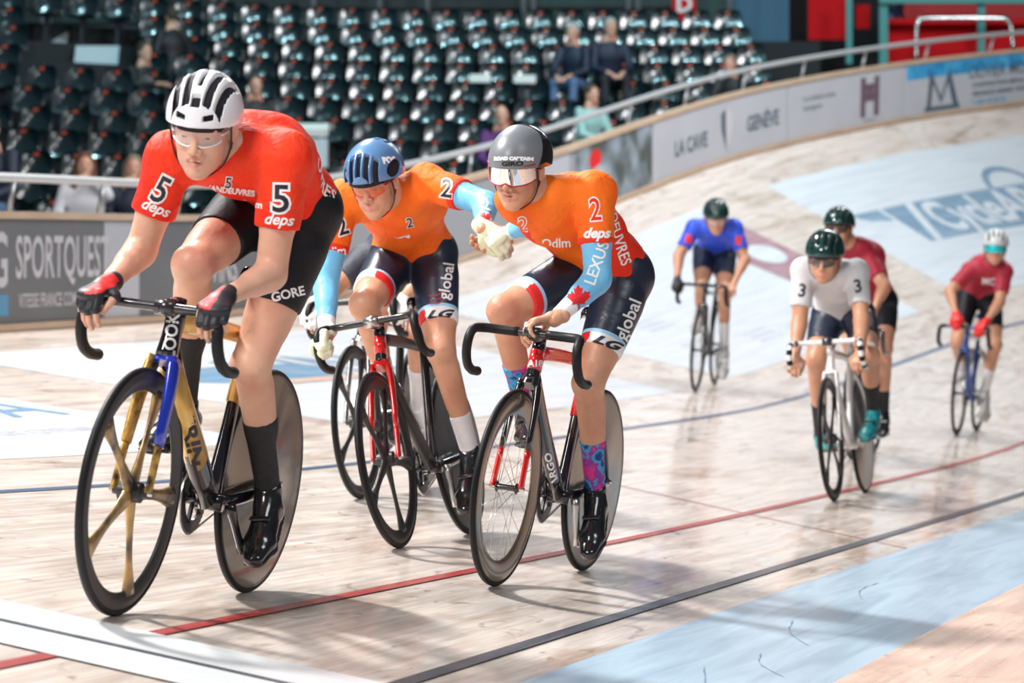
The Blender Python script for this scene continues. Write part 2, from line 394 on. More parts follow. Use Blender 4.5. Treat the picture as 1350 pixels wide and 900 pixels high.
def wood_mat(name, c1, c2, c3, rough):
    m = bpy.data.materials.new(name); m.use_nodes = True; nt = m.node_tree; b = nt.nodes['Principled BSDF']; N = nt.nodes.new; L = nt.links.new
    uv = N('ShaderNodeUVMap'); sp = N('ShaderNodeSeparateXYZ'); L(uv.outputs[0], sp.inputs[0])
    def noise(su, sv, det=4, dist=0.):
        cb = N('ShaderNodeCombineXYZ'); a = N('ShaderNodeMath'); a.operation = 'MULTIPLY'; a.inputs[1].default_value = su; d = N('ShaderNodeMath'); d.operation = 'MULTIPLY'; d.inputs[1].default_value = sv
        L(sp.outputs[0], a.inputs[0]); L(sp.outputs[1], d.inputs[0]); L(a.outputs[0], cb.inputs[0]); L(d.outputs[0], cb.inputs[1])
        n = N('ShaderNodeTexNoise'); n.inputs['Scale'].default_value = 1; n.inputs['Detail'].default_value = det; n.inputs['Distortion'].default_value = dist; L(cb.outputs[0], n.inputs['Vector']); return n.outputs['Fac']
    def rng(x, a, c, lo=0, hi=1):
        r = N('ShaderNodeMapRange'); r.inputs[1].default_value = a; r.inputs[2].default_value = c; r.inputs[3].default_value = lo; r.inputs[4].default_value = hi; L(x, r.inputs[0]); return r.outputs[0]
    def mix(f, a, c):
        x = N('ShaderNodeMix'); x.data_type = 'RGBA'
        L(f, x.inputs[0])
        for s, k in ((a, 6), (c, 7)):
            if isinstance(s, tuple): x.inputs[k].default_value = (*s, 1)
            else: L(s, x.inputs[k])
        return x.outputs[2]
    streak = rng(noise(1.1, 26, 5), .38, .64); c = mix(streak, c1, c2)
    blot = rng(noise(.75, 3.4, 5, 1.2), .52, .70, 0, .85); c = mix(blot, c, c3)
    fine = rng(noise(3.0, 55, 3), .50, .66, 0, .55); c = mix(fine, c, c2)
    grime = rng(noise(2.6, 7, 6, 2.), .60, .74, 0, .7); c = mix(grime, c, tuple(.55*x for x in c3))
    # narrow battens: fine dark joints along u
    w = N('ShaderNodeMath'); w.operation = 'MULTIPLY'; w.inputs[1].default_value = 1/.042; L(sp.outputs[1], w.inputs[0]); fr = N('ShaderNodeMath'); fr.operation = 'FRACT'; L(w.outputs[0], fr.inputs[0])
    j = rng(fr.outputs[0], .0, .08, .35, 0.); c = mix(j, c, tuple(.5*x for x in c3))
    L(c, b.inputs['Base Color']); b.inputs['Specular IOR Level'].default_value = .55
    L(rng(noise(1.5, 9, 4), .35, .7, rough, rough+.16), b.inputs['Roughness'])
    bp = N('ShaderNodeBump'); bp.inputs['Strength'].default_value = .12; bp.inputs['Distance'].default_value = .003; L(noise(2., 40, 3), bp.inputs['Height']); L(bp.outputs[0], b.inputs['Normal'])
    MATS[name] = m
wood_mat('track_wood', (.82, .74, .68), (.66, .55, .48), (.42, .30, .22), .10)
wood_mat('apron_wood', (.75, .56, .46), (.66, .45, .36), (.5, .32, .25), .24)
def paint_mat(name, c1, c2, rough=.25):
    m = bpy.data.materials.new(name); m.use_nodes = True; nt = m.node_tree; b = nt.nodes['Principled BSDF']; N = nt.nodes.new; L = nt.links.new
    uv = N('ShaderNodeUVMap'); mp = N('ShaderNodeMapping'); mp.inputs['Scale'].default_value = (.8, 11, 1); L(uv.outputs[0], mp.inputs[0])
    n = N('ShaderNodeTexNoise'); n.inputs['Scale'].default_value = 1; n.inputs['Detail'].default_value = 6; n.inputs['Distortion'].default_value = .8; L(mp.outputs[0], n.inputs['Vector'])
    r = N('ShaderNodeMapRange'); r.inputs[1].default_value = .42; r.inputs[2].default_value = .72; L(n.outputs['Fac'], r.inputs[0])
    x = N('ShaderNodeMix'); x.data_type = 'RGBA'; x.inputs[6].default_value = (*c1, 1); x.inputs[7].default_value = (*c2, 1); L(r.outputs[0], x.inputs[0]); L(x.outputs[2], b.inputs['Base Color']); b.inputs['Roughness'].default_value = rough
    MATS[name] = m
paint_mat('azure', (.47, .62, .74), (.34, .46, .58), .24)
paint_mat('track_white', (.72, .755, .80), (.62, .65, .70), .24)
paint_mat('line_black', (.055, .065, .085), (.15, .15, .17), .25); paint_mat('line_red', (.42, .045, .045), (.50, .16, .14), .25); paint_mat('line_blue', (.06, .11, .22), (.16, .22, .33), .25)
paint_mat('print_blue', (.22, .34, .46), (.33, .44, .54), .25); paint_mat('print_pink', (.40, .24, .28), (.50, .34, .36), .25); paint_mat('print_pale', (.55, .60, .66), (.68, .70, .74), .25)
paint_mat('finish_white', (.84, .86, .88), (.72, .74, .76), .2)
paint_mat('print_sky', (.16, .32, .50), (.25, .42, .58), .25)
mat('cap_wood', (.62, .46, .33), .5, noise=(3, .6, (.5, .34, .23)))
mat('board_dark', (.16, .165, .175), .5, noise=(2, .4, (.2, .2, .21))); mat('board_light', (.52, .53, .57), .45, noise=(2, .4, (.45, .46, .5))); mat('board_mid', (.36, .37, .39), .45)
mat('board_picture', (.10, .12, .11), .3, noise=(2.2, 1, (.42, .50, .58))); mat('board_blue', (.03, .26, .55), .4, noise=(5, 1, (.10, .50, .80)))
mat('board_print', (.60, .58, .60), .5); mat('board_print_dark', (.09, .13, .17), .5); mat('board_print_plum', (.16, .10, .13), .5); mat('board_print_blue', (.10, .32, .50), .5)
mat('steel', (.48, .49, .50), .35, metal=.6); mat('steel_pale', (.62, .63, .64), .35, metal=.3)

us = list(np.arange(-7, 20, .5)) + list(np.arange(20, 72, .4)); vs = list(np.linspace(0, TW+.25, 22))
V, F, uv = gridmesh(us, vs, lambda u, v: track(u, v)); floor = setp(obj('floor', V, F, 'track_wood', uv=uv), kind='structure', label='banked pale varnished wooden cycling track with grey scuffs')
# underside keel so that the boards have thickness
V, F, uv = gridmesh(us, [0, TW+.25], lambda u, v: track(u, v, -.12)); obj('track_frame', V, F, 'cap_wood', floor, uv=uv)
V, F, uv = gridmesh(us, [-.69, -.35, 0], lambda u, v: track(u, v)); obj('azure_band', V, F, 'azure', floor, uv=uv)['label'] = 'pale blue band along the inner edge'
V, F, uv = gridmesh(us, [-9.0, -4.0, -2.0, -.69], lambda u, v: np.where(v[:, None] < -.7, track(u, v)*[1, 1, 0]+np.array([0, 0, 1.])*track(u, np.full_like(v, -.69))[:, 2:3]-np.array([0, 0, .002]), track(u, v)))
setp(obj('floor', V, F, 'apron_wood', uv=uv), kind='structure', label='flat pinkish boarded infield beside the track')
def stripe(name, u0, u1, v0, v1, m, lift=.0025, label=None, nu=None, nv=None):
    nu = nu or max(2, int(abs(u1-u0)/.4)+1); nv = nv or max(2, int(abs(v1-v0)/.3)+1)
    V, F, uv = gridmesh(np.linspace(u0, u1, nu), np.linspace(v0, v1, nv), lambda u, v: track(u, v, lift))
    o = obj(name, V, F, m, floor, uv=uv); 
    if label: o['label'] = label
    return o
stripe('painted_line', -7, 70, .175, .225, 'line_black', .004, 'dark measuring line nearest the inner edge', nu=190, nv=2)
stripe('painted_line', -7, 70, .88, .925, 'line_red', .004, 'red line of the track', nu=190, nv=2)
stripe('painted_line', -7, 70, 2.70, 2.745, 'line_blue', .004, 'blue line high on the slope', nu=190, nv=2)
def skew(name, ua, ub, v0, v1, m, lift, label=None):   # band across the track whose edges drift along u
    vs = np.linspace(v0, v1, 24); V = []; F = []; uv = []
    for v in vs:
        for s in (0, 1):
            u = (ua(v), ub(v))[s]; V.append(track(u, v, lift)); uv.append((v, u))
    for i in range(len(vs)-1): F.append([2*i, 2*i+1, 2*i+3, 2*i+2])
    o = obj(name, V, F, m, floor, uv=uv)
    if label: o['label'] = label
mid = lambda v: .675+.06*v
skew('finish_band', lambda v: mid(v)-.33, lambda v: mid(v)+.33, -.0, 3.3, 'finish_white', .0052, 'white finish band across the track')
skew('finish_line', lambda v: mid(v)-.018, lambda v: mid(v)+.018, -.0, 3.3, 'line_black', .007, 'thin dark finish line')
skew('board_joint', lambda v: 7.90+.54*v-.012, lambda v: 7.90+.54*v+.012, 0, 2.6, 'line_red', .003)
# sponsor fields painted on the boards
for a, b in ((-6, 8.1), (9.8, 16.9), (18.9, 27.1), (28.8, 44)):
    stripe('painted_field', a, b, 3.38, 6.14, 'track_white', .002, nv=10)
def onfloor(name, shape, u0, v0, m, lift=.0045, step=.25):
    V, F = cut_grid(*shape, step); P = track(u0+V[:, 0], v0+V[:, 1], lift); o = obj(name, P, F, m, floor, uv=np.column_stack([u0+V[:, 0], v0+V[:, 1]])); return o
onfloor('painted_panel', poly([(25.85, 3.75), (27.1, 3.75), (27.1, 5.62), (25.85, 5.62)]), 0, 0, 'print_pink')
onfloor('painted_shape', poly([(.36*math.cos(t), .22*math.sin(t)) for t in np.linspace(0, 2*math.pi, 24, endpoint=False)]), 26.5, 5.08, 'track_white', .007)
onfloor('painted_panel', poly([(30.2, 4.46), (36.2, 4.40), (36.2, 5.22), (30.2, 5.22)]), 0, 0, 'print_blue'); onfloor('painted_panel', poly([(30.1, 4.97), (30.1, 5.22), (29.3, 5.24), (29.6, 5.05)]), 0, 0, 'print_blue')
onfloor('painted_lettering', text_mesh('CycleARENA', .86, .022, sx=1.0, align='LEFT', space=.95), 31.0, 4.83, 'track_white', .007)
onfloor('painted_bar', poly([(30.35, 4.46), (30.55, 4.46), (31.05, 5.22), (30.85, 5.22)]), 0, 0, 'track_white', .006)
arc = [(.62*math.cos(t), .62*math.sin(t)) for t in np.linspace(.1, math.pi+.25, 26)] + [(.50*math.cos(t), .50*math.sin(t)) for t in np.linspace(math.pi+.2, .1, 26)]
V_ = [track(33.75+x, 5.1+y*.85, .0065) for x, y in arc]; n_ = 26
obj('painted_arc', V_, [[i, i+1, 2*n_-2-i, 2*n_-1-i] for i in range(n_-1)], 'print_blue', floor, uv=arc)
onfloor('painted_lettering', text_mesh('WIN', .95, .01, sx=1.5), 12.9, 5.05, 'print_blue')
def ellp(a, b, n=28): return poly([(a*math.cos(t), b*math.sin(t)) for t in np.linspace(0, 2*math.pi, n, endpoint=False)])
onfloor('painted_shape', ellp(1.35, .28), 12.0, 5.0, 'print_sky', .004)
onfloor('painted_shape', poly([(-1.1, -.06), (1.2, -.09), (1.2, .02), (-1.1, .05)]), 12.1, 4.72, 'apron_wood', .0065)
onfloor('painted_lettering', text_mesh('ENEVA', .75, .0, shear=.3, sx=1.3), 6.35, 4.58, 'print_sky')
onfloor('painted_lettering', text_mesh('velodrome', .28, 0, sx=1.5), 6.4, 4.0, 'print_pale')
for (a, b) in ((21.2, 4.75), (20.8, 4.15), (22.6, 4.0), (24.0, 3.9)):
    for k in range(3): onfloor('painted_bar', quad(.9, .05), a, b-.1*k, 'print_pale', .004)
# skid marks
random.seed(3)
for (u, v, l, d) in ((1.55, -.62, .9, .33), (2.5, -.55, .5, .2), (3.4, -.45, .7, .22), (1.2, -.40, .45, -.06), (5.2, -.3, .8, .1)):
    C_ = [(u+l*t, v+d*t+.03*math.sin(4*t)) for t in np.linspace(0, 1, 9)]
    V = [track(a, b, .0022) for a, b in C_]+[track(a, b+.004+.004*math.sin(3*i), .0022) for i, (a, b) in enumerate(C_)]
    obj('skid_mark', V, [[i, i+1, i+10, i+9] for i in range(8)], 'print_blue', floor, uv=[(0, 0)]*18)

# ------------------------------------------------------------ barrier with advertising boards
HB = .74
def wallmesh(u0, u1, z0, z1, out, thick, n=None):
    us = np.linspace(u0, u1, n or max(2, int((u1-u0)/.4)+1)); V = []; F = []
    for u in us:
        for (o, z) in ((out, z0), (out+thick, z0), (out+thick, z1), (out, z1)): V.append(over(u, o, z))
    for i in range(len(us)-1):
        for k in range(4): F.append([4*i+k, 4*i+(k+1) % 4, 4*i+4+(k+1) % 4, 4*i+4+k])
    F += [[0, 3, 2, 1], [4*len(us)-4+k for k in range(4)]]; return V, F
V, F = wallmesh(-6.5, 69, -.25, HB, 0, .05); wall = setp(obj('wall_outer', V, F, 'board_mid', smooth=False), kind='structure', label='curved boarding along the top of the track')
V, F = wallmesh(-6.5, 69, HB+.001, HB+.05, -.035, .12); setp(obj('trim_1', V, F, 'cap_wood', smooth=False), kind='structure', label='wooden capping of the boarding')
V, F = wallmesh(-6.5, 69, .0, .045, -.045, .04); setp(obj('trim_2', V, F, 'cap_wood', smooth=False), kind='structure')
def banner(u0, u1, m, label, z0=.05, z1=HB-.01):
    V, F = wallmesh(u0, u1, z0, z1, -.014, .012); return setp(obj('banner', V, F, m, smooth=False), label, 'banner')
def onwall(name, shape, u, z, m, par, out=-.0165, step=.3, label=None):
    V, F = cut_grid(*shape, step); P = np.array([over(u+x, out, z+y) for x, y in V]); V2 = [tuple(p) for p in P]
    o = obj(name, V2, F, m, par, False); 
    if label: o['label'] = label
    return o
b = banner(5.5, 13.35, 'board_dark', 'dark grey advertising board lettered SPORTQUEST, left of the white gap')
onwall('lettering', text_mesh('SPORTQUEST', .40, .006, sx=.62, align='LEFT'), 11.93, .47, 'board_print', b)
onwall('lettering', text_mesh('G', .5, .01, sx=.7), 11.70, .45, 'board_print', b)
onwall('lettering', text_mesh('VITESSE FRANCE COMPET', .13, .002, sx=.70, align='LEFT'), 11.98, .19, 'board_print', b)
onwall('panel_shape', quad(.25, .14), 11.70, .17, 'board_print_blue', b)
b = banner(13.36, 13.98, 'board_light', 'pale blank board right of the SPORTQUEST lettering')
b = banner(13.99, 18.6, 'board_dark', 'dark grey advertising board behind the leading rider')
onwall('lettering', text_mesh('LES VINS', .30, .006, sx=.9, align='LEFT'), 14.9, .36, 'board_print', b)
b = banner(18.61, 23.9, 'board_mid', 'plain mid grey board between the two orange riders')
b = banner(23.92, 24.75, 'board_light', 'narrow pale board left of the blurred picture board')
b = banner(24.95, 26.95, 'board_picture', 'advertising board with a dark blurred picture of an athlete')
onwall('picture_figure', ellp(.16, .11), 25.45, .56, 'red_cloth', b); onwall('picture_figure', poly([(-.25, -.3), (.3, -.3), (.22, .02), (.05, .12), (-.2, .05)]), 25.5, .38, 'board_light', b)
b = banner(26.98, 30.35, 'board_light', 'pale advertising board lettered LA CAVE GENEVE')
onwall('lettering', text_mesh('LA CAVE', .25, .008, sx=.85), 27.95, .33, 'board_print_dark', b); onwall('lettering', text_mesh('GENÈVE', .26, .008, sx=.85), 29.75, .36, 'board_print_dark', b)
onwall('emblem', poly([(0, .28), (.12, .20), (.14, .02), (0, -.27), (-.02, -.1), (-.02, .15)]), 28.85, .38, 'board_print', b, -.018); onwall('emblem', poly([(0, -.27), (-.13, .0), (-.14, .2), (-.04, .25), (-.03, .0)]), 28.85, .38, 'board_print_dark', b, -.018)
b = banner(30.40, 33.16, 'board_light', 'pale advertising board with small text and a bridge shaped letter H emblem')
onwall('lettering', text_mesh('La tradition suisse', .09, .001, sx=1.2, align='LEFT'), 30.75, .52, 'board_print_dark', b); onwall('lettering', text_mesh('horlogerie', .09, .001, sx=1.2, align='LEFT'), 30.75, .40, 'board_print_dark', b)
for s in (-1, 1): onwall('emblem', poly([(-.07, -.26), (.05, -.26), (.07, .26), (-.05, .26)]), 32.35+.16*s, .40, 'board_print_plum', b)
onwall('emblem', poly([(-.12, -.06), (.12, -.06), (.12, .06), (-.12, .06)]), 32.35, .40, 'board_print_plum', b, -.0175)
onwall('emblem', poly([(-.1, .04), (0, -.02), (.1, .04), (.1, .12), (-.1, .12)]), 32.35, .45, 'board_print_plum', b, -.018)
onwall('lettering', text_mesh('HORLO', .06, 0, sx=1.4), 32.35, .09, 'board_print_dark', b)
b = banner(33.2, 38.6, 'board_light', 'advertising board with blue top edge lettered OLIVIER MOTTET beside a mountain emblem')
onwall('blue_band', poly([(0, 0), (5.38, 0), (5.38, .19), (0, .19)]), 33.21, .53, 'board_blue', b, -.0155)
onwall('emblem', poly([(-.34, -.27), (-.24, .27), (0, -.12), (.2, .27), (.40, -.27), (.28, -.27), (.16, .08), (.0, -.22), (-.18, .08), (-.24, -.27)]), 34.0, .37, 'board_print_dark', b, -.0175); onwall('emblem', quad(.8, .06), 34.02, .10, 'board_print_dark', b, -.018)
onwall('lettering', text_mesh('OLIVIER MOTTET', .25, .003, sx=.95, align='LEFT'), 34.62, .52, 'board_print_dark', b, -.018)
onwall('lettering', text_mesh('CONSTRUCTION METALLIQUE SERRURERIE', .085, .003, sx=1.2, align='LEFT'), 34.7, .345, 'board_print_dark', b, -.018)
onwall('lettering', text_mesh('VERANDAS GENEVE  VEYRIER', .085, .003, sx=1.2, align='LEFT'), 34.7, .225, 'board_print_dark', b, -.018)
onwall('lettering', text_mesh('T. 022 343 82 25', .09, .003, sx=1.2, align='LEFT'), 34.7, .11, 'board_print_blue', b, -.018); onwall('panel_shape', quad(.8, .08), 36.4, .11, 'board_print_blue', b, -.018)
b = banner(38.62, 40.6, 'board_light', 'pale advertising board at the far right end of the curve')
# hand rail on slanted posts
R = empty('handrail', Matrix.Translation(over(12, .1, HB)), 'grey steel handrail on short posts above the boarding', 'handrail')
Ri = R.matrix_world.inverted()
def loc(P): P = np.atleast_2d(P); return P + np.array(Ri.translation)
us_ = np.arange(-6, 62, .35); V, F = tube(loc(over(us_, .10, 1.02)), .032, 10); obj('rail', V, F, 'steel_pale', R)
for k in range(46):
    u = 9.15+1.45*k
    if u > 60: break
    V, F = tube(loc(np.array([over(u, .10, HB+.02), over(u+.10, .10, 1.0)])), .036, 8, flat=.5); obj('post', V, F, 'steel', R)
# low gangway behind the boarding
V = []; F = []
for i, u in enumerate(np.linspace(-6, 60, 60)): V += [over(u, .06, -.1), over(u, float(np.interp(u, [-6, 22, 27], [6.0, 6.0, 1.2])), -.1)]
F = [[2*i, 2*i+1, 2*i+3, 2*i+2] for i in range(59)]; mat('gangway', (.07, .07, .075), .6); setp(obj('floor', V, F, 'gangway'), kind='structure', label='dark gangway behind the boarding')

# ------------------------------------------------------------ the grandstand
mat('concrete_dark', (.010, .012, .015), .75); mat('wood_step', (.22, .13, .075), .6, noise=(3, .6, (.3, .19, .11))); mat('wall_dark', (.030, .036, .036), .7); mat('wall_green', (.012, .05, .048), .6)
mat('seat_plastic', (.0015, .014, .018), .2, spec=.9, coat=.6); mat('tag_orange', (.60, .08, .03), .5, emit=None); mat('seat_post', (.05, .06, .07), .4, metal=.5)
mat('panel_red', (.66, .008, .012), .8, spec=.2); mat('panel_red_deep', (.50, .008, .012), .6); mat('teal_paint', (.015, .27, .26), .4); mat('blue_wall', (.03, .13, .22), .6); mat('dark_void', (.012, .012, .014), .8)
mat('paper', (.80, .78, .72), .6); mat('cover_grey', (.55, .6, .63), .6); mat('denim', (.10, .17, .32), .7); mat('jacket_navy', (.012, .02, .045), .6); mat('jacket_black', (.010, .010, .012), .6); mat('shirt_teal', (.30, .52, .50), .7); mat('shirt_purple', (.10, .02, .14), .7); mat('shirt_white', (.62, .62, .66), .7); mat('trouser_dark', (.014, .014, .02), .7)
RISE, TREAD, PITCH = .3325, .75, .468
def rowY(i, x): return 40+TREAD*i-.05*min(max(x, -9.5)-.3, 0)**2
def rowZ(i): return 3.37-.62+RISE*i          # tread height: the seat back rises .62 above it
_ub = np.linspace(10, 50, 300); _pb = over(_ub, 1.0, 0)
def xmax(y):
    """how far right a stand row reaches before it meets the curving gangway"""
    return min(float(np.interp(y, _pb[:, 1], _pb[:, 0])) if y < _pb[:, 1].max()-.5 else 9, .1005*y)
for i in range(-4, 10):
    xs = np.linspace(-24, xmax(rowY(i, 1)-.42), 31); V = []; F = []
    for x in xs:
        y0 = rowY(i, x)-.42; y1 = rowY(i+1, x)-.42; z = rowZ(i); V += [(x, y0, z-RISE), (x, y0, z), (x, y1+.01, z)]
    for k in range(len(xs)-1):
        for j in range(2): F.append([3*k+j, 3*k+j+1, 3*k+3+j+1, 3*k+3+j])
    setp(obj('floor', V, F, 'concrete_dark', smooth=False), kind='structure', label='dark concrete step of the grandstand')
def seat_geo():
    g = Geo(); n = 7; V = []; F = []
    # shell: profile from the front lip over the pan and up the back, sides curled
    prof = [(-.40, .40), (-.385, .425), (-.30, .42), (-.10, .40), (-.02, .42), (.02, .50), (.045, .62), (.05, .74), (.035, .775)]
    ws = [.16, .19, .20, .20, .195, .20, .205, .19, .14]
    for (y, z), w in zip(prof, ws):
        for k in range(n):
            t = k/(n-1)*2-1; V.append((t*w, y-(.05*t*t if z > .45 else 0), z+(.03*t*t if z <= .45 else -.012*t*t)))
    m = len(prof)
    for a in range(m-1):
        for k in range(n-1): F.append([a*n+k, a*n+k+1, (a+1)*n+k+1, (a+1)*n+k])
    V = np.array(V); B = V+np.array([0, .018, -.018]); o = len(V)
    F2 = [[i+o for i in f[::-1]] for f in F]
    rim = [a*n for a in range(m)]+[(m-1)*n+k for k in range(1, n)]+[a*n+n-1 for a in range(m-2, -1, -1)]+[k for k in range(n-2, 0, -1)]
    F3 = [[rim[i], rim[(i+1) % len(rim)], rim[(i+1) % len(rim)]+o, rim[i]+o] for i in range(len(rim))]
    g.add(np.vstack([V, B]), F+F2+F3); return g
sg = seat_geo(); seat0 = sg.build('stadium_seat', 'seat_plastic'); seat_me = seat0.data; bpy.data.objects.remove(seat0)
tV, tF = box((-.01, .012, .725), (.068, .010, .034)); tag0 = obj('number_tag', tV, tF, 'tag_orange', smooth=False); tag_me = tag0.data; bpy.data.objects.remove(tag0)
lV, lF = box((0, -.12, .2), (.05, .18, .40)); leg0 = obj('seat_leg', lV, lF, 'seat_post', smooth=False); leg_me = leg0.data; bpy.data.objects.remove(leg0)
ORD = {-3: 'lowest', -2: 'second lowest', -1: 'third', 0: 'fourth', 1: 'fifth', 2: 'sixth', 3: 'seventh', 4: 'eighth', 5: 'ninth', 6: 'tenth', 7: 'eleventh', 8: 'top', 9: 'high back'}
def pxof(P): return 675+4045.36*P[0]/P[1], 478.8-4045.36*(P[2]-CAM_H)/P[1]
OCC = []   # (x, row) of taken seats
n_seat = 0; seat_n = {}
NUM = 'first second third fourth fifth sixth seventh eighth ninth tenth eleventh twelfth thirteenth fourteenth fifteenth sixteenth seventeenth eighteenth nineteenth twentieth'.split(); NUM += ['twenty-'+w for w in NUM[:9]]+['thirtieth']+['thirty-'+w for w in NUM[:9]]
for i in range(-2, 9):
    off = RNG.uniform(0, PITCH)
    for k in range(60):
        x = -8.6+off+PITCH*k; y = rowY(i, x); z = rowZ(i)
        px, py = pxof((x, y, z+.6))
        if px < -12: continue
        if i >= 5 and 22 < px < 168 and i < 8: continue                 # stairs, upper left
        if i in (0, 1) and 372 < px < 436: continue                       # landing behind the leading rider
        if x > xmax(y)-.35 or px > 1068: continue
        if px > 1000+12*(8-i): continue
        
        # those hidden behind the boarding are left out
        cap_y = np.interp(px, [0, 180, 605, 725, 774, 853, 944, 1050], [290, 293, 239, 206, 191, 161, 134, 108])
        if py-8 > cap_y: continue
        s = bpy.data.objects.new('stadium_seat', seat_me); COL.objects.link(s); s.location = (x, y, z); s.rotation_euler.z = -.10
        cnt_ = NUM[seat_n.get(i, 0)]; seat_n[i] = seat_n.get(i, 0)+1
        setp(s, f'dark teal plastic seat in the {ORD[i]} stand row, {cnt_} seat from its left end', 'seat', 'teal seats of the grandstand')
        t = bpy.data.objects.new('number_tag', tag_me); COL.objects.link(t); t.parent = s
        l = bpy.data.objects.new('seat_leg', leg_me); COL.objects.link(l); l.parent = s
        n_seat += 1
print('seats', n_seat)
# stairs, upper left, with two grey covers lying beside them
st = empty('staircase', Matrix.Translation((-5.6, 43, rowZ(4))), 'brown wooden stairs in the upper left of the stand', 'stairs')
for k in range(6):
    c = (0.1, -.2+.42*k, .07+.19*k); V, F = box(c, (.75, .40, .10), bev=.01); obj('tread', V, F, 'wood_step', st, False)
def slab(name, pxy, depth, size, m, rx, label, cat, rz=0):
    x = (pxy[0]-675)*depth/4045.36; z = CAM_H+(478.8-pxy[1])*depth/4045.36
    R_ = np.array(Matrix.Rotation(rx, 3, 'X').to_4x4().to_3x3() @ Matrix.Rotation(rz, 3, 'Z')); V, F = box((0, 0, 0), size, R=R_, bev=.008); o = obj(name, V, F, m, smooth=False); o.location = (x, depth, z); return setp(o, label, cat)
slab('board', (62, 51), 44.0, (.58, .34, .03), 'cover_grey', .85, 'pale grey sheet on the stairs, upper one at far left', 'board')
slab('board', (127, 74), 43.3, (.62, .38, .03), 'cover_grey', .95, 'pale grey sheet on the stairs, lower one beside standing man in black', 'board')
slab('low_table', (405, 171), 40.3, (.56, .30, .10), 'paper', .35, 'white topped low table behind the leading rider', 'table')
slab('box', (412, 203), 40.2, (.40, .3, .38), 'cover_grey', .0, 'grey covered box below the white table', 'box')
for k in range(3): slab('stair_step', (372+9*k, 246-11*k), 39.3+.3*k, (.62, .3, .07), 'wood_step', 0, f"brown wooden step behind leading rider, {('lowest', 'middle', 'upper')[k]} one", 'step')
slab('paper_sheet', (633, 103), 42.6, (.30, .26, .02), 'paper', .5, 'white paper on a seat, left of the two', 'paper'); slab('paper_sheet', (692, 104), 42.6, (.30, .26, .02), 'paper', .5, 'white paper on a seat, right of the two', 'paper')
bn = empty('bench', Matrix.Translation((-4.6, 30.7, 2.02)), 'dark bench behind the railing under the two women at left', 'bench')
V, F = box((0, 0, 0), (2.9, .42, .05), bev=.01); obj('seat_board', V, F, 'wood_step', bn, False)
for x_ in (-1.2, 0, 1.2): V, F = box((x_, 0, -.42), (.06, .34, .80)); obj('leg', V, F, 'seat_post', bn, False)
# upper wall and posts behind the stand
def wallbox(name, x0, x1, y, z0, z1, m, t=.1):
    V, F = box(((x0+x1)/2, y, (z0+z1)/2), (x1-x0, t, z1-z0)); return setp(obj(name, V, F, m, smooth=False), kind='structure')
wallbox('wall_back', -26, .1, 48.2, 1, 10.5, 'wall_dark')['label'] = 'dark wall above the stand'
wallbox('wall_back', .1, 2.9, 48.2, 1, 10.5, 'wall_green')
wallbox('wall_back', 2.9, 3.35, 48.1, 1, 10.5, 'wall_green'); wallbox('wall_back', 3.35, 4.35, 48.2, 1, 10.5, 'blue_wall')['label'] = 'dim blue wall beside the red sign'
wallbox('wall_back', 4.35, 16, 50.5, -1, 11.5, 'dark_void')['label'] = 'black opening behind the red box seats'
for k in range(8):
    V, F = box((-3.5, 48.1, 6.25+.22*k), (13.2, .05, .05)); setp(obj('trim_3', V, F, 'wall_dark' if k % 2 else 'wall_green', smooth=False), kind='structure')
for q_, px in enumerate((56, 64, 257, 281, 296, 413, 500, 563, 690, 703, 828, 841, 962)):
    x = (px-675)*47.2/4045.36; V, F = tube([(0, 0, -.4), (0, 0, 1.6)], .045, 8); o = obj('railing_post', V, F, 'steel'); o.location = (x, 47.2, 6.35)
    setp(o, f'thin grey steel post at the back of the stand, {NUM[q_]} from the left', 'post', 'steel posts behind the top row')
sgn = empty('hanging_sign', Matrix.Translation(((902-675)*47/4045.36, 47.0, 6.45)), 'red sign with a white letter D above the stand', 'sign')
V, F = box((0, 0, 0), (.36, .04, .62)); obj('sign_board', V, F, 'panel_red', sgn, False)
V2, F2 = text_mesh('D', .34, .012); obj('letter', [(x, -.024, y-.08) for x, y in V2], F2, 'white_print', sgn, False)
# red box seats, upper right
def at(px, py, d): return np.array([(px-675)*d/4045.36, d, CAM_H+(478.8-py)*d/4045.36])
def pbox(name, x0, y0, x1, y1, d, m, t=.06, parent=None):
    a = at(x0, y1, d); c = at(x1, y0, d); V, F = box(((a[0]+c[0])/2, d+t/2, (a[2]+c[2])/2), (c[0]-a[0], t, c[2]-a[2])); return obj(name, V, F, m, parent, False)
rb = empty('spectator_box', None, 'red walled box seats with teal frame at upper right', 'box')
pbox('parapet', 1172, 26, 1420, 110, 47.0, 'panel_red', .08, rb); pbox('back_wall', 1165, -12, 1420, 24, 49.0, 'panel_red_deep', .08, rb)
pbox('ledge', 1172, 24, 1420, 31, 46.7, 'panel_red', .4, rb)
for x0, x1 in ((1160, 1171), (1290, 1299)): pbox('teal_post', x0, -20, x1, 90, 46.4, 'teal_paint', .12, rb)
pbox('teal_post', 1116, -20, 1124, 84, 47.0, 'teal_paint', .1, rb); pbox('teal_beam', 1160, -3, 1420, 4, 46.3, 'teal_paint', .1, rb)
o = pbox('red_panel', 1066, -20, 1117, 52, 48.0, 'panel_red', .06); setp(o, 'plain red panel left of the teal posts', 'panel')
o = pbox('red_panel', 1129, 6, 1147, 37, 48.5, 'panel_red', .06); setp(o, 'small red panel between the teal posts', 'panel')
V, F = tube([at(1209, 82, 46.0), at(1209, 40, 46.0), at(1212, 28, 46.0), at(1222, 24, 46.0), at(1316, 24, 46.0), at(1329, 27, 46.0), at(1334, 38, 46.0), at(1336, 66, 46.0)], .04, 8, smooth=5)
setp(obj('guard_rail', V, F, 'chrome'), 'bent chrome guard rail in front of the red box', 'rail')
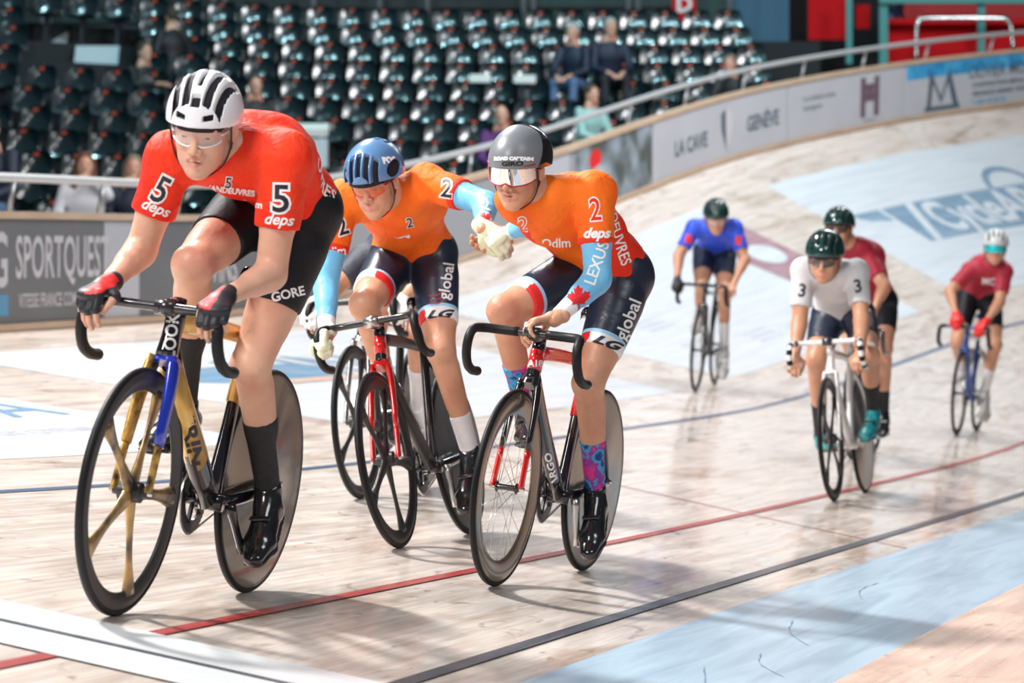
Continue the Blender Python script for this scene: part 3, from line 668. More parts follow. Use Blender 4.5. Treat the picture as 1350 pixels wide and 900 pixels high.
wallbox('wall_left', -26, -25.8, 36, -2, 12, 'wall_dark', 40)
wallbox('wall_right', 14.5, 14.7, 36, -2, 12, 'dark_void', 40)

# positions of the bicycles (matrix rows) and the joints of their riders in bicycle axes, metres:
# mid = pelvis, neck, head; left and right = hip, knee, ankle, pedal, shoulder, elbow, wrist
POSE = {
 'lead': dict(M=[[-0.287, 0.9862, 0.1271, -0.9302], [-0.9944, -0.2857, -0.0285, 9.0915], [0.0079, -0.1301, 1.0268, 0.1756]],
  mid=[[-0.15, 0.0572, 1.1732], [0.28, 0.0781, 1.2657], [0.4, 0.0052, 1.3303]],
  left=[[-0.13, 0.1422, 1.1432], [0.0053, 0.0762, 0.6877], [-0.19, 0.1026, 0.3231], [-0.0964, 0.13, 0.1474], [0.27, 0.2073, 1.2783], [0.2632, 0.1997, 0.9543], [0.515, 0.1737, 0.8809]],
  right=[[-0.13, -0.0278, 1.1432], [0.2331, -0.0451, 0.9519], [0, -0.1128, 0.541], [0.0964, -0.13, 0.4226], [0.33, -0.1066, 1.2422], [0.2842, -0.1826, 0.9762], [0.535, -0.1583, 0.8774]]),
 'ora3': dict(M=[[-0.3352, 0.9667, 0.1187, 0.138], [-0.9739, -0.3339, -0.0308, 11.247], [0.0095, -0.1223, 1.0227, 0.0996]],
  mid=[[-0.18, 0.0216, 1.1153], [0.24, -0.0901, 1.3257], [0.36, -0.1689, 1.4105]],
  left=[[-0.16, 0.1066, 1.0853], [0.0571, 0.0788, 0.7005], [-0.12, 0.0958, 0.3117], [-0.0292, 0.13, 0.1196], [0.2, 0.0646, 1.3704], [0.2246, 0.1205, 1.0679], [0.44, 0.0616, 0.9237]],
  right=[[-0.16, -0.0634, 1.0853], [0.1835, -0.2233, 0.9186], [-0.1, -0.1935, 0.5577], [0.0292, -0.13, 0.4504], [0.28, -0.1929, 1.3129], [0.13, -0.1713, 1.2488], [-0.051, -0.3165, 1.1995]]),
 'ora2': dict(M=[[-0.2566, 0.9533, -0.1594, -0.268], [-0.9665, -0.2532, 0.0415, 12.0709], [-0.0008, 0.1648, 0.9863, 0.1878]],
  mid=[[-0.18, 0.0119, 1.157], [0.26, 0.1181, 1.3249], [0.4, 0.0711, 1.3909]],
  left=[[-0.16, 0.0969, 1.127], [0.0278, 0.12, 0.7285], [-0.09, 0.137, 0.3183], [0.0292, 0.13, 0.1196], [0.24, 0.2312, 1.3708], [0.386, 0.4859, 1.2342], [0.64, 0.5291, 1.1222]],
  right=[[-0.16, -0.0731, 1.127], [0.2286, -0.1014, 0.9473], [-0.05, -0.1376, 0.598], [-0.0292, -0.13, 0.4504], [0.28, -0.1026, 1.3638], [0.3298, -0.2082, 1.0441], [0.51, -0.178, 0.8443]]),
 'grey': dict(M=[[-0.2892, 0.9762, -0.0618, 1.9465], [-0.9781, -0.289, 0.0121, 17.4891], [-0.0059, 0.0627, 1.018, 0.1247]],
  mid=[[-0.16, -0.021, 1.0364], [0.25, 0.0061, 1.2231], [0.37, -0.0118, 1.3217]],
  left=[[-0.14, 0.064, 1.0064], [0.2534, 0.1815, 0.7763], [0.04, 0.146, 0.4607], [0.1654, 0.13, 0.3142], [0.22, 0.1329, 1.24], [0.3018, 0.1605, 0.9778], [0.48, 0.1723, 0.7982]],
  right=[[-0.14, -0.106, 1.0064], [0.0707, -0.1502, 0.7667], [-0.26, -0.2144, 0.3323], [-0.1654, -0.13, 0.2558], [0.26, -0.1507, 1.2674], [0.3053, -0.1854, 0.9795], [0.5, -0.1835, 0.7999]]),
 'redr': dict(M=[[-0.3142, 0.9785, 0.0682, 3.8068], [-0.9808, -0.3125, -0.035, 25.5843], [-0.0126, -0.0756, 1.0271, 0.2978]],
  mid=[[-0.18, -0.024, 1.1427], [0.18, 0.1218, 1.362], [0.26, 0.1486, 1.5017]],
  left=[[-0.16, 0.061, 1.1127], [0.0504, 0.1717, 0.7249], [-0.03, 0.1009, 0.3378], [0.084, 0.13, 0.1395], [0.16, 0.2191, 1.3199], [0.2807, 0.2187, 1.0755], [0.45, 0.148, 0.9128]],
  right=[[-0.16, -0.109, 1.1127], [0.1902, -0.112, 0.7238], [-0.1, -0.1079, 0.506], [-0.084, -0.13, 0.4305], [0.18, -0.0458, 1.3146], [0.3263, -0.1795, 1.1334], [0.47, -0.0939, 0.9564]]),
 'blue': dict(M=[[-0.2178, 0.9537, 0.0579, 1.5844], [-0.9539, -0.2136, -0.0699, 24.9133], [-0.0554, -0.0718, 0.9758, 0.6875]],
  mid=[[-0.18, -0.034, 1.1391], [0.24, 0.0281, 1.3132], [0.36, 0.0411, 1.4084]],
  left=[[-0.16, 0.051, 1.1091], [0.0955, 0.1067, 0.8163], [-0.08, 0.1101, 0.3376], [0.0292, 0.13, 0.1196], [0.22, 0.1741, 1.3347], [0.3088, 0.2915, 1.0837], [0.48, 0.2427, 0.8938]],
  right=[[-0.16, -0.119, 1.1091], [0.2038, -0.0672, 0.8455], [-0.1, -0.1247, 0.5665], [-0.0292, -0.13, 0.4504], [0.25, -0.1464, 1.3146], [0.3263, -0.2506, 1.0794], [0.5, -0.2214, 0.8939]]),
 'redb': dict(M=[[-0.2706, 0.9625, 0.0182, 2.4312], [-0.9626, -0.2703, -0.0165, 21.1329], [-0.011, -0.022, 0.9997, 0.2489]],
  mid=[[-0.18, -0, 1.0853], [0.24, -0.0545, 1.4212], [0.36, -0.1512, 1.5404]],
  left=[[-0.16, 0.085, 1.0553], [0.1068, 0.136, 0.7321], [-0.021, 0.12, 0.2795], [0.084, 0.13, 0.1395], [0.2, 0.0182, 1.3611], [0.3123, 0.1591, 1.1601], [0.48, 0.1168, 0.9891]],
  right=[[-0.16, -0.085, 1.0553], [0.1812, -0.093, 0.7797], [-0.189, -0.12, 0.5605], [-0.084, -0.13, 0.4305], [0.24, -0.21, 1.3728], [0.3719, -0.2559, 1.1633], [0.5, -0.2092, 0.9833]]),
 'hid': dict(M=[[-0.259, 0.9644, -0.0528, -0.5067], [-0.9658, -0.259, 0.0077, 13.9459], [-0.0063, 0.053, 0.9986, 0.2933]],
  mid=[[-0.2, 0.0713, 0.9551], [0.2, 0.1015, 1.1156], [0.33, 0.1388, 1.19]],
  left=[[-0.18, 0.1563, 0.9251], [0.188, 0.1821, 0.7099], [-0.1, 0.0775, 0.3867], [-0.1455, 0.13, 0.201], [0.18, 0.1993, 1.0659], [0.3895, 0.2848, 0.9644], [0.5, 0.2147, 0.8533]],
  right=[[-0.18, -0.0137, 0.9251], [0.2534, 0.0247, 0.8372], [0.0405, -0.12, 0.499], [0.1455, -0.13, 0.369], [0.2, -0.0445, 1.0532], [0.3193, -0.1619, 0.9387], [0.52, -0.1947, 0.8569]]),
}
# ------------------------------------------------------------ bicycles (local axes: x forward, y rider's left, z up; origin below the bottom bracket)
WR = .335; FH = np.array([.585, 0, WR]); RH = np.array([-.385, 0, WR]); BB = np.array([0, 0, .285])
def place(o, c, roty=0.):
    o.location = c; o.rotation_euler = (0, roty, 0)
def wheel(name, par, c, kind, rimm, spokem, rot=0., depth=.07, seg=72, accent=None):
    g = Geo(); P = []
    hub = [(0, .05), (.012, .05), (.014, .035), (.028, .03), (.028, -.03), (.014, -.035), (.012, -.05), (0, -.05)]
    if kind == 'disc':
        prof = [(.0, .03), (.03, .03), (.06, .022), (WR-.05, .012), (WR-.012, .010), (WR-.012, -.010), (WR-.05, -.012), (.06, -.022), (.03, -.03), (0, -.03)]
        g.add(*lathe(prof, seg))
    else:
        d = depth; prof = [(WR-.014, .009), (WR-.03, .012), (WR-d*.6, .012), (WR-d, .004), (WR-d-.003, 0), (WR-d, -.004), (WR-d*.6, -.012), (WR-.03, -.012), (WR-.014, -.009), (WR-.014, .009)]
        g.add(*lathe(prof, seg))
        if kind == 'wire': hub = [(0, .046), (.010, .046), (.012, .040), (.019, .036), (.019, .033), (.011, .030), (.010, 0), (.011, -.030), (.019, -.033), (.019, -.036), (.012, -.040), (0, -.046)]
        g.add(*lathe(hub, 20), 0 if kind != 'wire' else 1)
    w = g.build(name, [rimm, 'paint_black'], par); place(w, c, rot)
    tp = [(WR-.011+.0115*math.cos(a), .0115*math.sin(a)) for a in np.linspace(-2.5, 2.5, 11)]
    V, F = lathe(tp, seg); obj('tyre', V, F, 'rubber', w)
    if kind == 'disc':
        for s in (-1, 1):
            V, F = lathe([(WR-.022, s*.0112), (WR-.016, s*.0112)], seg); obj('rim_ring', V, F, 'carbon', w)
    n = {'tri': 5, 'blade': 4}.get(kind, 0)
    for k in range(n):
        a = 2*math.pi*k/n; rr = np.array([.02, .06, .12, .20, WR-depth+.012]); wd = [.030, .024, .017, .018, .034]
        V, F = tube([(r*math.cos(a), 0, r*math.sin(a)) for r in rr], wd, 10, side=(-math.sin(a), 0, math.cos(a)), flat=.42, smooth=4)
        obj('spoke', V, F, spokem if not accent else (accent if k in (1, 2) else spokem), w)
    if kind == 'wire':
        for k in range(20):
            a = 2*math.pi*k/20; b = a+(.35 if k % 2 else -.35); s = .028 if k % 4 < 2 else -.028
            V, F = tube([(.02*math.cos(b), s, .02*math.sin(b)), ((WR-depth)*math.cos(a), 0, (WR-depth)*math.sin(a))], .0011, 5); obj('spoke', V, F, spokem, w)
    return w
def bicycle(key, label, spec, th, zc=.86, half=.19):
    M = Matrix([list(r) for r in POSE[key]['M']]+[[0, 0, 0, 1]]); B = empty('bicycle', M, label, 'bicycle')
    S = spec; c = lambda k: S.get(k, S['main'])
    hb = np.array([.452, 0, .700]); ht = np.array([.415, 0, .815]); sc_ = np.array([-.148, 0, .775]); fat = S.get('fat', 1.)
    # frame tubes
    def tb(name, pts, r, side, flat, m, sm=4): V, F = tube(pts, r, 14, side=side, flat=flat, smooth=sm); return obj(name, V, F, m, B)
    hv = hb-ht
    o = tb('head_tube', [ht-hv*.06, ht+hv*.5, hb+hv*.05], [.022*fat, .020*fat, .024*fat], (0, 1, 0), 1.5, c('head'))
    tb('down_tube', [hb+np.array([-.015, 0, .015]), hb*.6+BB*.4, BB+np.array([.02, 0, .015])], [.020*fat, .021*fat, .022*fat], (0, 1, 0), 1.75, c('down'))
    tb('top_tube', [ht+hv*.18+np.array([-.01, 0, 0]), sc_*.5+(ht+hv*.18)*.5, sc_+np.array([0, 0, -.012])], [.019*fat, .017*fat, .015*fat], (0, 1, 0), 1.3, c('top'))
    tb('seat_tube', [BB, BB*.55+sc_*.45+np.array([-.004, 0, 0]), sc_*1.02], [.019*fat, .017, .016], (0, 1, 0), 1.9, c('seat'))
    if 'seat2' in S:
        a = BB*.42+sc_*.58; tb('seat_tube_band', [a, sc_*1.0], [.0195, .0185], (0, 1, 0), 1.9, S['seat2'], 1)
    if 'down2' in S:
        a = hb*.92+BB*.08; b_ = hb*.30+BB*.70; tb('down_tube_band', [a, b_], [.0225*fat, .0228*fat], (0, 1, 0), 1.72, S['down2'], 1)
    if 'head2' in S:
        tb('head_tube_band', [ht+hv*.15, ht+hv*.72], [.0235*fat, .0235*fat], (0, 1, 0), 1.5, S['head2'], 1)
    V, F = tube([(0, .038, .285), (0, -.038, .285)], .024, 16, smooth=1); obj('bottom_bracket', V, F, c('bbm'), B)
    for s in (-1, 1):
        tb('chain_stay', [BB+np.array([-.02, s*.022, 0]), BB*.5+RH*.5+np.array([0, s*.048, -.004]), RH+np.array([0, s*.058, 0])], [.013, .011, .009], (0, 1, 0), 1.7, c('stay'))
        tb('seat_stay', [sc_+np.array([-.005, s*.012, -.07]), sc_*.5+RH*.5+np.array([0, s*.045, 0]), RH+np.array([0, s*.058, 0])], [.009, .008, .008], (0, 1, 0), 1.6, c('stay'))
    # fork with two blades
    g = Geo(); g.add(*tube([hb+np.array([.004, 0, .008]), hb+np.array([.018, 0, -.02])], [.028, .034], 14, side=(0, 1, 0), flat=.9)); fk = g.build('fork', [c('fork')], B)
    for s in (-1, 1):
        P = [hb+np.array([.012, s*.030, -.006]), hb*.72+FH*.28+np.array([.012, s*.042, 0]), hb*.35+FH*.65+np.array([.008, s*.048, 0])]; V, F = tube(P, [.0115*S.get('fw_', 1), .0105*S.get('fw_', 1), .009*S.get('fw_', 1)], 12, side=(0, 1, 0), flat=2.3, smooth=4); obj('fork_blade', V, F, S.get('forkR', c('fork')) if s < 0 else c('fork'), fk)
        P = [P[-1], FH*.9+hb*.1+np.array([.004, s*.050, 0]), FH+np.array([0, s*.050, 0])]; V, F = tube(P, [.0092, .0085, .010], 12, side=(0, 1, 0), flat=2.2, smooth=4); obj('fork_tip', V, F, c('tip'), fk)
    V, F = tube([FH+np.array([0, .062, 0]), FH+np.array([0, -.062, 0])], .0075, 10); obj('front_axle', V, F, 'chrome', fk)
    V, F = tube([RH+np.array([0, .07, 0]), RH+np.array([0, -.07, 0])], .008, 10); obj('rear_axle', V, F, 'chrome', B)
    # stem and drop bar
    cl = np.array([.50, 0, zc]); V, F = tube([ht-hv*.22, cl], [.019, .020], 12, side=(0, 1, 0), flat=1.2); st_ = obj('stem', V, F, c('stem'), B)
    V, F = tube([ht-hv*.38, ht+hv*.05], [.019, .023], 14); obj('headset_cap', V, F, 'paint_black', B)
    V, F = tube([cl+np.array([0, .026, 0]), cl-np.array([0, .026, 0])], .0225, 14); obj('stem_clamp', V, F, 'alloy' if S.get('clampm') else 'carbon', st_)
    hb_ = []
    pth = lambda s: [(0, 0, 0), (0, s*.05, 0), (.002, s*.12, .0), (.022, s*(half-.022), 0), (.062, s*half, -.006), (.092, s*(half+.004), -.035), (.090, s*(half+.008), -.085), (.058, s*(half+.010), -.128), (.010, s*(half+.010), -.148), (-.040, s*(half+.010), -.152)]
    V, F = tube([cl+np.array(p) for p in pth(-1)[::-1]]+[cl+np.array(p) for p in pth(1)[1:]], .0135, 12, smooth=4); br = obj('handlebar', V, F, c('bar'), B)
    for s in (-1, 1):
        P = [cl+np.array(p) for p in pth(s)]; tp_ = P[3:] if not S.get('longtape') else P[1:]
        V, F = tube(tp_, .0162, 12, smooth=4); obj('bar_tape', V, F, c('tape'), br)
        V, F = tube([P[-1], P[-1]-np.array([.008, 0, 0])], .0165, 12); obj('bar_end', V, F, c('plug'), br)
    # saddle and post
    V, F = tube([sc_*.98, np.array([-.185, 0, .94])], .0145, 12, side=(0, 1, 0), flat=1.4); obj('seat_post', V, F, c('post'), B)
    V = []; F = []; n = 9; prof = [(-.13, .062, .0), (-.10, .070, .006), (-.05, .060, .004), (0, .040, .0), (.06, .024, -.002), (.12, .020, -.006), (.145, .012, -.014)]
    for (x, w, z) in prof:
        for k in range(n):
            t = k/(n-1)*2-1; V.append((-.19+x, w*t, .972+z-.022*abs(t)**2.5))
        for k in range(n-1, -1, -1):
            t = k/(n-1)*2-1; V.append((-.19+x, w*t*.9, .950+z-.022*abs(t)**2.5))
    m = 2*n; F = [[i*m+k, i*m+(k+1) % m, (i+1)*m+(k+1) % m, (i+1)*m+k] for i in range(len(prof)-1) for k in range(m)]+[list(range(m))[::-1], [(len(prof)-1)*m+k for k in range(m)]]
    obj('saddle', V, F, c('saddle'), B)
    # wheels
    wheel('front_wheel', B, FH, S['fw'][0], S['fw'][1], S['fw'][2], S.get('rot', -.716), S['fw'][3], accent=S.get('accent'))
    wheel('rear_wheel', B, RH, S['rw'][0], S['rw'][1], S['rw'][2], .1, S['rw'][3])
    # crankset on the rider's right
    g = Geo(); g.add(*lathe([(.060, .003), (.094, .003), (.096, 0), (.094, -.003), (.060, -.003), (.060, .003)], 48))
    for k in range(44):
        a = 2*math.pi*k/44; V, F = box((.0975*math.cos(a), 0, .0975*math.sin(a)), (.006, .003, .006)); g.add(V, F)
    for k in range(5):
        a = 2*math.pi*k/5; g.add(*tube([(.0, 0, 0), (.07*math.cos(a), 0, .07*math.sin(a))], .008, 6))
    cr = g.build('chainring', ['carbon'], B); place(cr, BB+np.array([0, -.052, 0]))
    # chain: two runs round chainring and sprocket
    g = Geo(); pts = [BB+np.array([.099*math.sin(a), -.052, .099*math.cos(a)]) for a in np.linspace(0, math.pi, 14)]; sp_ = [RH+np.array([-.033*math.sin(a), -.052, -.033*math.cos(a)]) for a in np.linspace(0, math.pi, 8)]
    g.add(*tube(pts+sp_+[pts[0]], .0042, 6, side=(0, 1, 0), flat=1.2)); g.build('chain', ['alloy'], B)
    V, F = lathe([(.0, .004), (.034, .004), (.034, -.004), (0, -.004)], 20); o = obj('sprocket', V, F, 'alloy', B); place(o, RH+np.array([0, -.052, 0]))
    a = math.radians(th); L = .168
    for s in (1, -1):
        p = BB+np.array([s*math.sin(a)*L, 0, -s*math.cos(a)*L]); A = BB+np.array([0, s*.062, 0]); Bp = p+np.array([0, s*.078, 0])
        V, F = tube([A, A*.5+Bp*.5, Bp], [.016, .012, .012], 10, side=(0, 1, 0), flat=1.3, smooth=3); obj('crank_arm', V, F, c('crank'), B)
        V, F = box(p+np.array([0, s*.125, 0]), (.07, .058, .018), bev=.004); pd = obj('pedal', V, F, 'paint_black', B, False)
        V, F = tube([p+np.array([0, s*.08, 0]), p+np.array([0, s*.12, 0])], .006, 8); obj('pedal_axle', V, F, 'chrome', pd)
    return B
def print_tube(B, text, size, p, d, up, child_name, m, rot=0., sx=1., off=.001, shape=None):
    """lettering on a frame tube: cast on the part with that name"""
    par = [o for o in B.children if o.name.split('.')[0] == child_name][0]; me = par.data
    bv = bvh_of([v.co for v in me.vertices], [p_.vertices for p_ in me.polygons])
    return decal('lettering', shape or text_mesh(text, size, off, sx=sx), .01, p, d, up, bv, m, par, .0008, rot, .12)

B1 = bicycle('lead', 'black and gold track bicycle with five spoke front wheel under the leading rider', dict(main='paint_black', fat=1.25, head='paint_black', down='paint_black', down2='gold', top='gold', seat='paint_black', seat2='gold', fork='paint_blue', forkR='gold_stripe', tip='gold_stripe', fw_=1.35, fw=('tri', 'carbon_matt', 'spoke_gold', .060), rw=('disc', 'carbon_brown', 'carbon', .06), crank='paint_black', bar='carbon', tape='rubber', plug='paint_black', saddle='paint_black', stem='paint_black', post='paint_black'), -35, .833)
B3 = bicycle('ora3', 'black and red track bicycle with wire spoked deep front wheel, ridden in dark smooth helmet', dict(main='paint_black', fat=1.05, head2='paint_red', seat2='paint_red', top='paint_red', tip='paint_red', fw=('wire', 'carbon_brown', 'alloy', .085), rw=('disc', 'disc_silver', 'carbon', .06), crank='alloy', tape='rubber', bar='carbon', longtape=1), -10, .86)
B2 = bicycle('ora2', 'black and red track bicycle with five spoke front wheel, ridden in blue helmet', dict(main='paint_black', down='carbon_matt', head2='paint_red', fork='paint_red', tip='paint_red', top='carbon_matt', fw=('tri', 'carbon_matt', 'carbon_matt', .065), rw=('disc', 'disc_grey', 'carbon', .06), crank='alloy', tape='rubber', bar='carbon', clampm=1), 10, .86)
B4 = bicycle('hid', 'dark track bicycle half hidden behind the blue helmeted rider', dict(main='carbon_matt', fork='alloy', tip='alloy', fw=('tri', 'carbon_matt', 'carbon_matt', .055), rw=('disc', 'disc_grey', 'carbon', .06), crank='alloy', tape='rubber'), -60, .86)
B5 = bicycle('grey', 'white track bicycle with black and white bar tape under the grey jersey rider', dict(main='paint_white', fork='paint_white', tip='paint_white', stem='paint_white', fw=('blade', 'carbon_matt', 'carbon_matt', .06), rw=('disc', 'disc_silver', 'carbon', .06), crank='alloy', bar='paint_white', tape='rubber', saddle='paint_black'), 100, .86)
B6 = bicycle('redr', 'blue track bicycle of the maroon rider at far right', dict(main='paint_blue_deep', fork='paint_blue_deep', tip='paint_blue_deep', top='paint_white', stay='paint_white', fw=('wire', 'carbon_matt', 'alloy', .05), rw=('wire', 'carbon_matt', 'alloy', .05), crank='alloy', tape='rubber'), 30, .86)
B7 = bicycle('blue', 'slim black track bicycle of the rider in blue', dict(main='paint_black', fat=.8, fw=('wire', 'carbon', 'alloy', .03), rw=('wire', 'carbon', 'alloy', .03), crank='alloy', tape='rubber'), 10, .86)
B8 = bicycle('redb', 'dark track bicycle hidden behind the white one', dict(main='paint_black', fw=('wire', 'carbon', 'alloy', .05), rw=('wire', 'carbon', 'alloy', .05)), 30, .86)
CD = np.array([1., 0, 0])
def toward_cam(key, P):
    """unit vector from the camera side into the surface, in bicycle axes"""
    M = np.array([list(r) for r in POSE[key]['M']]); R_ = M[:, :3]; w = R_ @ np.asarray(P)+M[:, 3]; d = w-np.array([0, 0, CAM_H]); return nrm(np.linalg.solve(R_, d))
UPZ = np.array([0, 0, 1.])
hc_ = np.array([.434, 0, .757])
print_tube(B1, 'LOOK', .046, hc_+[.0, 0, .0], toward_cam('lead', hc_), UPZ, 'head_tube', 'white_print', math.pi/2, .95)
pm = np.array([.23, 0, .50]); print_tube(B1, 'KEIRIN', .055, pm, toward_cam('lead', pm), UPZ, 'down_tube_band', 'black_print', -1.22, 1.3, .002)
print_tube(B3, 'ARGON 18', .032, (.17, 0, .43), toward_cam('ora3', (.17, 0, .43)), UPZ, 'down_tube', 'white_print', 1.94, 1.3)
print_tube(B3, 'A18', .03, hc_, toward_cam('ora3', hc_), UPZ, 'head_tube_band', 'white_print', 0.1, 1.)
o_ = [c for c in B5.children_recursive if c.name.startswith('bar_tape')]
for t in o_:    # white turns of tape between the black ones
    vs_ = np.array([v.co[:] for v in t.data.vertices]); t.data.materials.append(MATS['paint_white'])
    for p in t.data.polygons:
        if (p.index//24) % 2: p.material_index = 1
# ------------------------------------------------------------ people
def head_sdf(h, face=1., mouth='shut'):
    S = SDF((-.125, -.10, -.16), (.145, .10, .155), h)
    S.ell((-.012, 0, .035), (.098, .074, .098), k=0); S.ell((.022, 0, -.005), (.070, .064, .085), k=.03)
    S.cap((.045, .0, -.088), (.070, 0, -.098), .030, .022, k=.03)                      # chin
    for s in (-1, 1):
        S.cap((-.005, s*.055, -.050), (.062, s*.014, -.096), .022, .020, k=.03)          # jaw line
        S.ell((.060, s*.038, -.024), (.026, .022, .022), k=.02)                         # cheek bone
        S.ell((.050, s*.032, -.062), (.030, .022, .028), k=.025)
        S.ell((.085, s*.031, .006), (.013, .017, .0115), k=.008, mode='s')               # eye socket
        S.ell((.074, s*.031, .005), (.0155, .0150, .0135), k=.004)                       # lids and ball
        S.ell((.0905, s*.031, .0045), (.010, .0135, .0046), k=.0015, mode='s')           # lid opening
        S.cap((.084, s*.014, .026), (.076, s*.050, .024), .0085, .007, k=.012)           # brow
    S.ell((.070, 0, .050), (.030, .050, .042), k=.03)
    S.cap((.088, 0, .018), (.112, 0, -.026), .0085, .0115, k=.012)                       # nose
    for s in (-1, 1): S.ell((.101, s*.0125, -.031), (.011, .0085, .0085), k=.007)
    S.ell((.084, 0, -.060), (.018, .030, .022), k=.015)                                  # muzzle
    if mouth == 'open':
        S.ell((.104, 0, -.0635), (.014, .024, .0090), k=.003, mode='s')
    else: S.cap((.106, -.022, -.0635), (.106, .022, -.0635), .0032, k=.004, mode='s')
    zz = .008 if mouth == 'open' else .005
    for x0, r, z in ((.0965, .0062, -.063+zz+.001), (.0945, .0072, -.064-zz-.001)):
        S.cap((x0+.002, -.0, z), (x0-.009, -.024, z-.002), r, .0035, k=.005); S.cap((x0+.002, .0, z), (x0-.009, .024, z-.002), r, .0035, k=.005)
    for s in (-1, 1):
        S.ell((-.006, s*.083, -.004), (.020, .012, .033), k=.006, R=Matrix.Rotation(-.25, 3, 'Y')); S.ell((.004, s*.094, -.002), (.011, .008, .019), k=.004, mode='s')
    return S
def head_faces(V, F, hairm):
    C = cent(V, F); idx = np.zeros(len(F), int)
    x, y, z = C.T
    lip = (x > .086) & (np.abs(y) < .0255) & (np.abs(z+.0635) < .0125*(1-(np.abs(y)/.03)**2)+.001)
    brow = (x > .066) & (np.abs(np.abs(y)-.033) < .020) & (z > .0265) & (z < .0350)
    idx[lip] = 1; idx[brow] = 2; return idx
def hand_parts(W, d, n, side, curl, thumb=(.6, .5), spread=.0, sc=1.):
    """returns lists of capsules: palm plate and finger segments. d wrist->knuckles, n palm normal (towards the grip), side 'L'/'R'"""
    W = np.asarray(W, float); d = nrm(d); n = np.asarray(n, float); n = nrm(n-d*(n@d)); t = np.cross(d, n); t = -t if side == 'L' else t   # t: thumb side
    segs = []; base = []; L = ((.044, .026, .021), (.048, .030, .022), (.044, .028, .021), (.034, .021, .018)); R_ = (.0098, .0100, .0094, .0084)
    for i in range(4):
        o = .031-.0205*i; K = W+d*(.088-(.004 if i in (0, 2) else 0)-(.012 if i == 3 else 0))*sc+t*o*sc; base.append(K); p = K; a = 0.
        for j in range(3):
            cj = curl[j] if not isinstance(curl[0], (tuple, list)) else curl[i][j]; a += cj
            dd = d*math.cos(a)+n*math.sin(a)+t*spread*(1.5-i)*(.12 if j == 0 else 0); q = p+nrm(dd)*L[i][j]*sc
            segs.append((p, q, R_[i]*(1-.08*j)*sc, R_[i]*(1-.08*(j+1))*sc, j, i)); p = q
    a = W+d*.025*sc+t*.022*sc; b = a+nrm(t*.8+d*.5+n*thumb[1])*.038*sc; c = b+nrm(t*(.5-thumb[0])+d*.9+n*thumb[1])*.030*sc; e = c+nrm(t*(.2-thumb[0])+d*.9+n*thumb[1]*1.3)*.026*sc
    th = [(a, b, .0145*sc, .0125*sc), (b, c, .0118*sc, .0105*sc), (c, e, .0105*sc, .009*sc)]
    return dict(W=W, d=d, n=n, t=t, segs=segs, thumb=th, sc=sc)
def hand_mesh(H, h, infl=0., fingers=3, thumbn=3, wrist=True):
    pts = [H['W']]+[s[1] for s in H['segs']]+[s[1] for s in H['thumb']]; lo = np.min(pts, 0)-.045; hi = np.max(pts, 0)+.045; S = SDF(lo, hi, h); sc = H['sc']
    W, d, n, t = H['W'], H['d'], H['n'], H['t']
    S.plate(W+d*.008*sc, W+d*.080*sc, .026*sc+infl, .040*sc+infl, .019*sc+infl, .014*sc+infl, t, k=0)
    S.cap(W-d*.02*sc, W+d*.02*sc, .025*sc+infl, k=.012)
    for k, (a, b, ra, rb) in enumerate(H['thumb']):
        if k < thumbn: S.cap(a, b, ra+infl, rb+infl, k=.010 if k == 0 else .002)
    for (a, b, ra, rb, j, i) in H['segs']:
        if j < fingers: S.cap(a, b, ra+infl, rb+infl, k=.005 if j == 0 else .0015)
    return S.mesh()
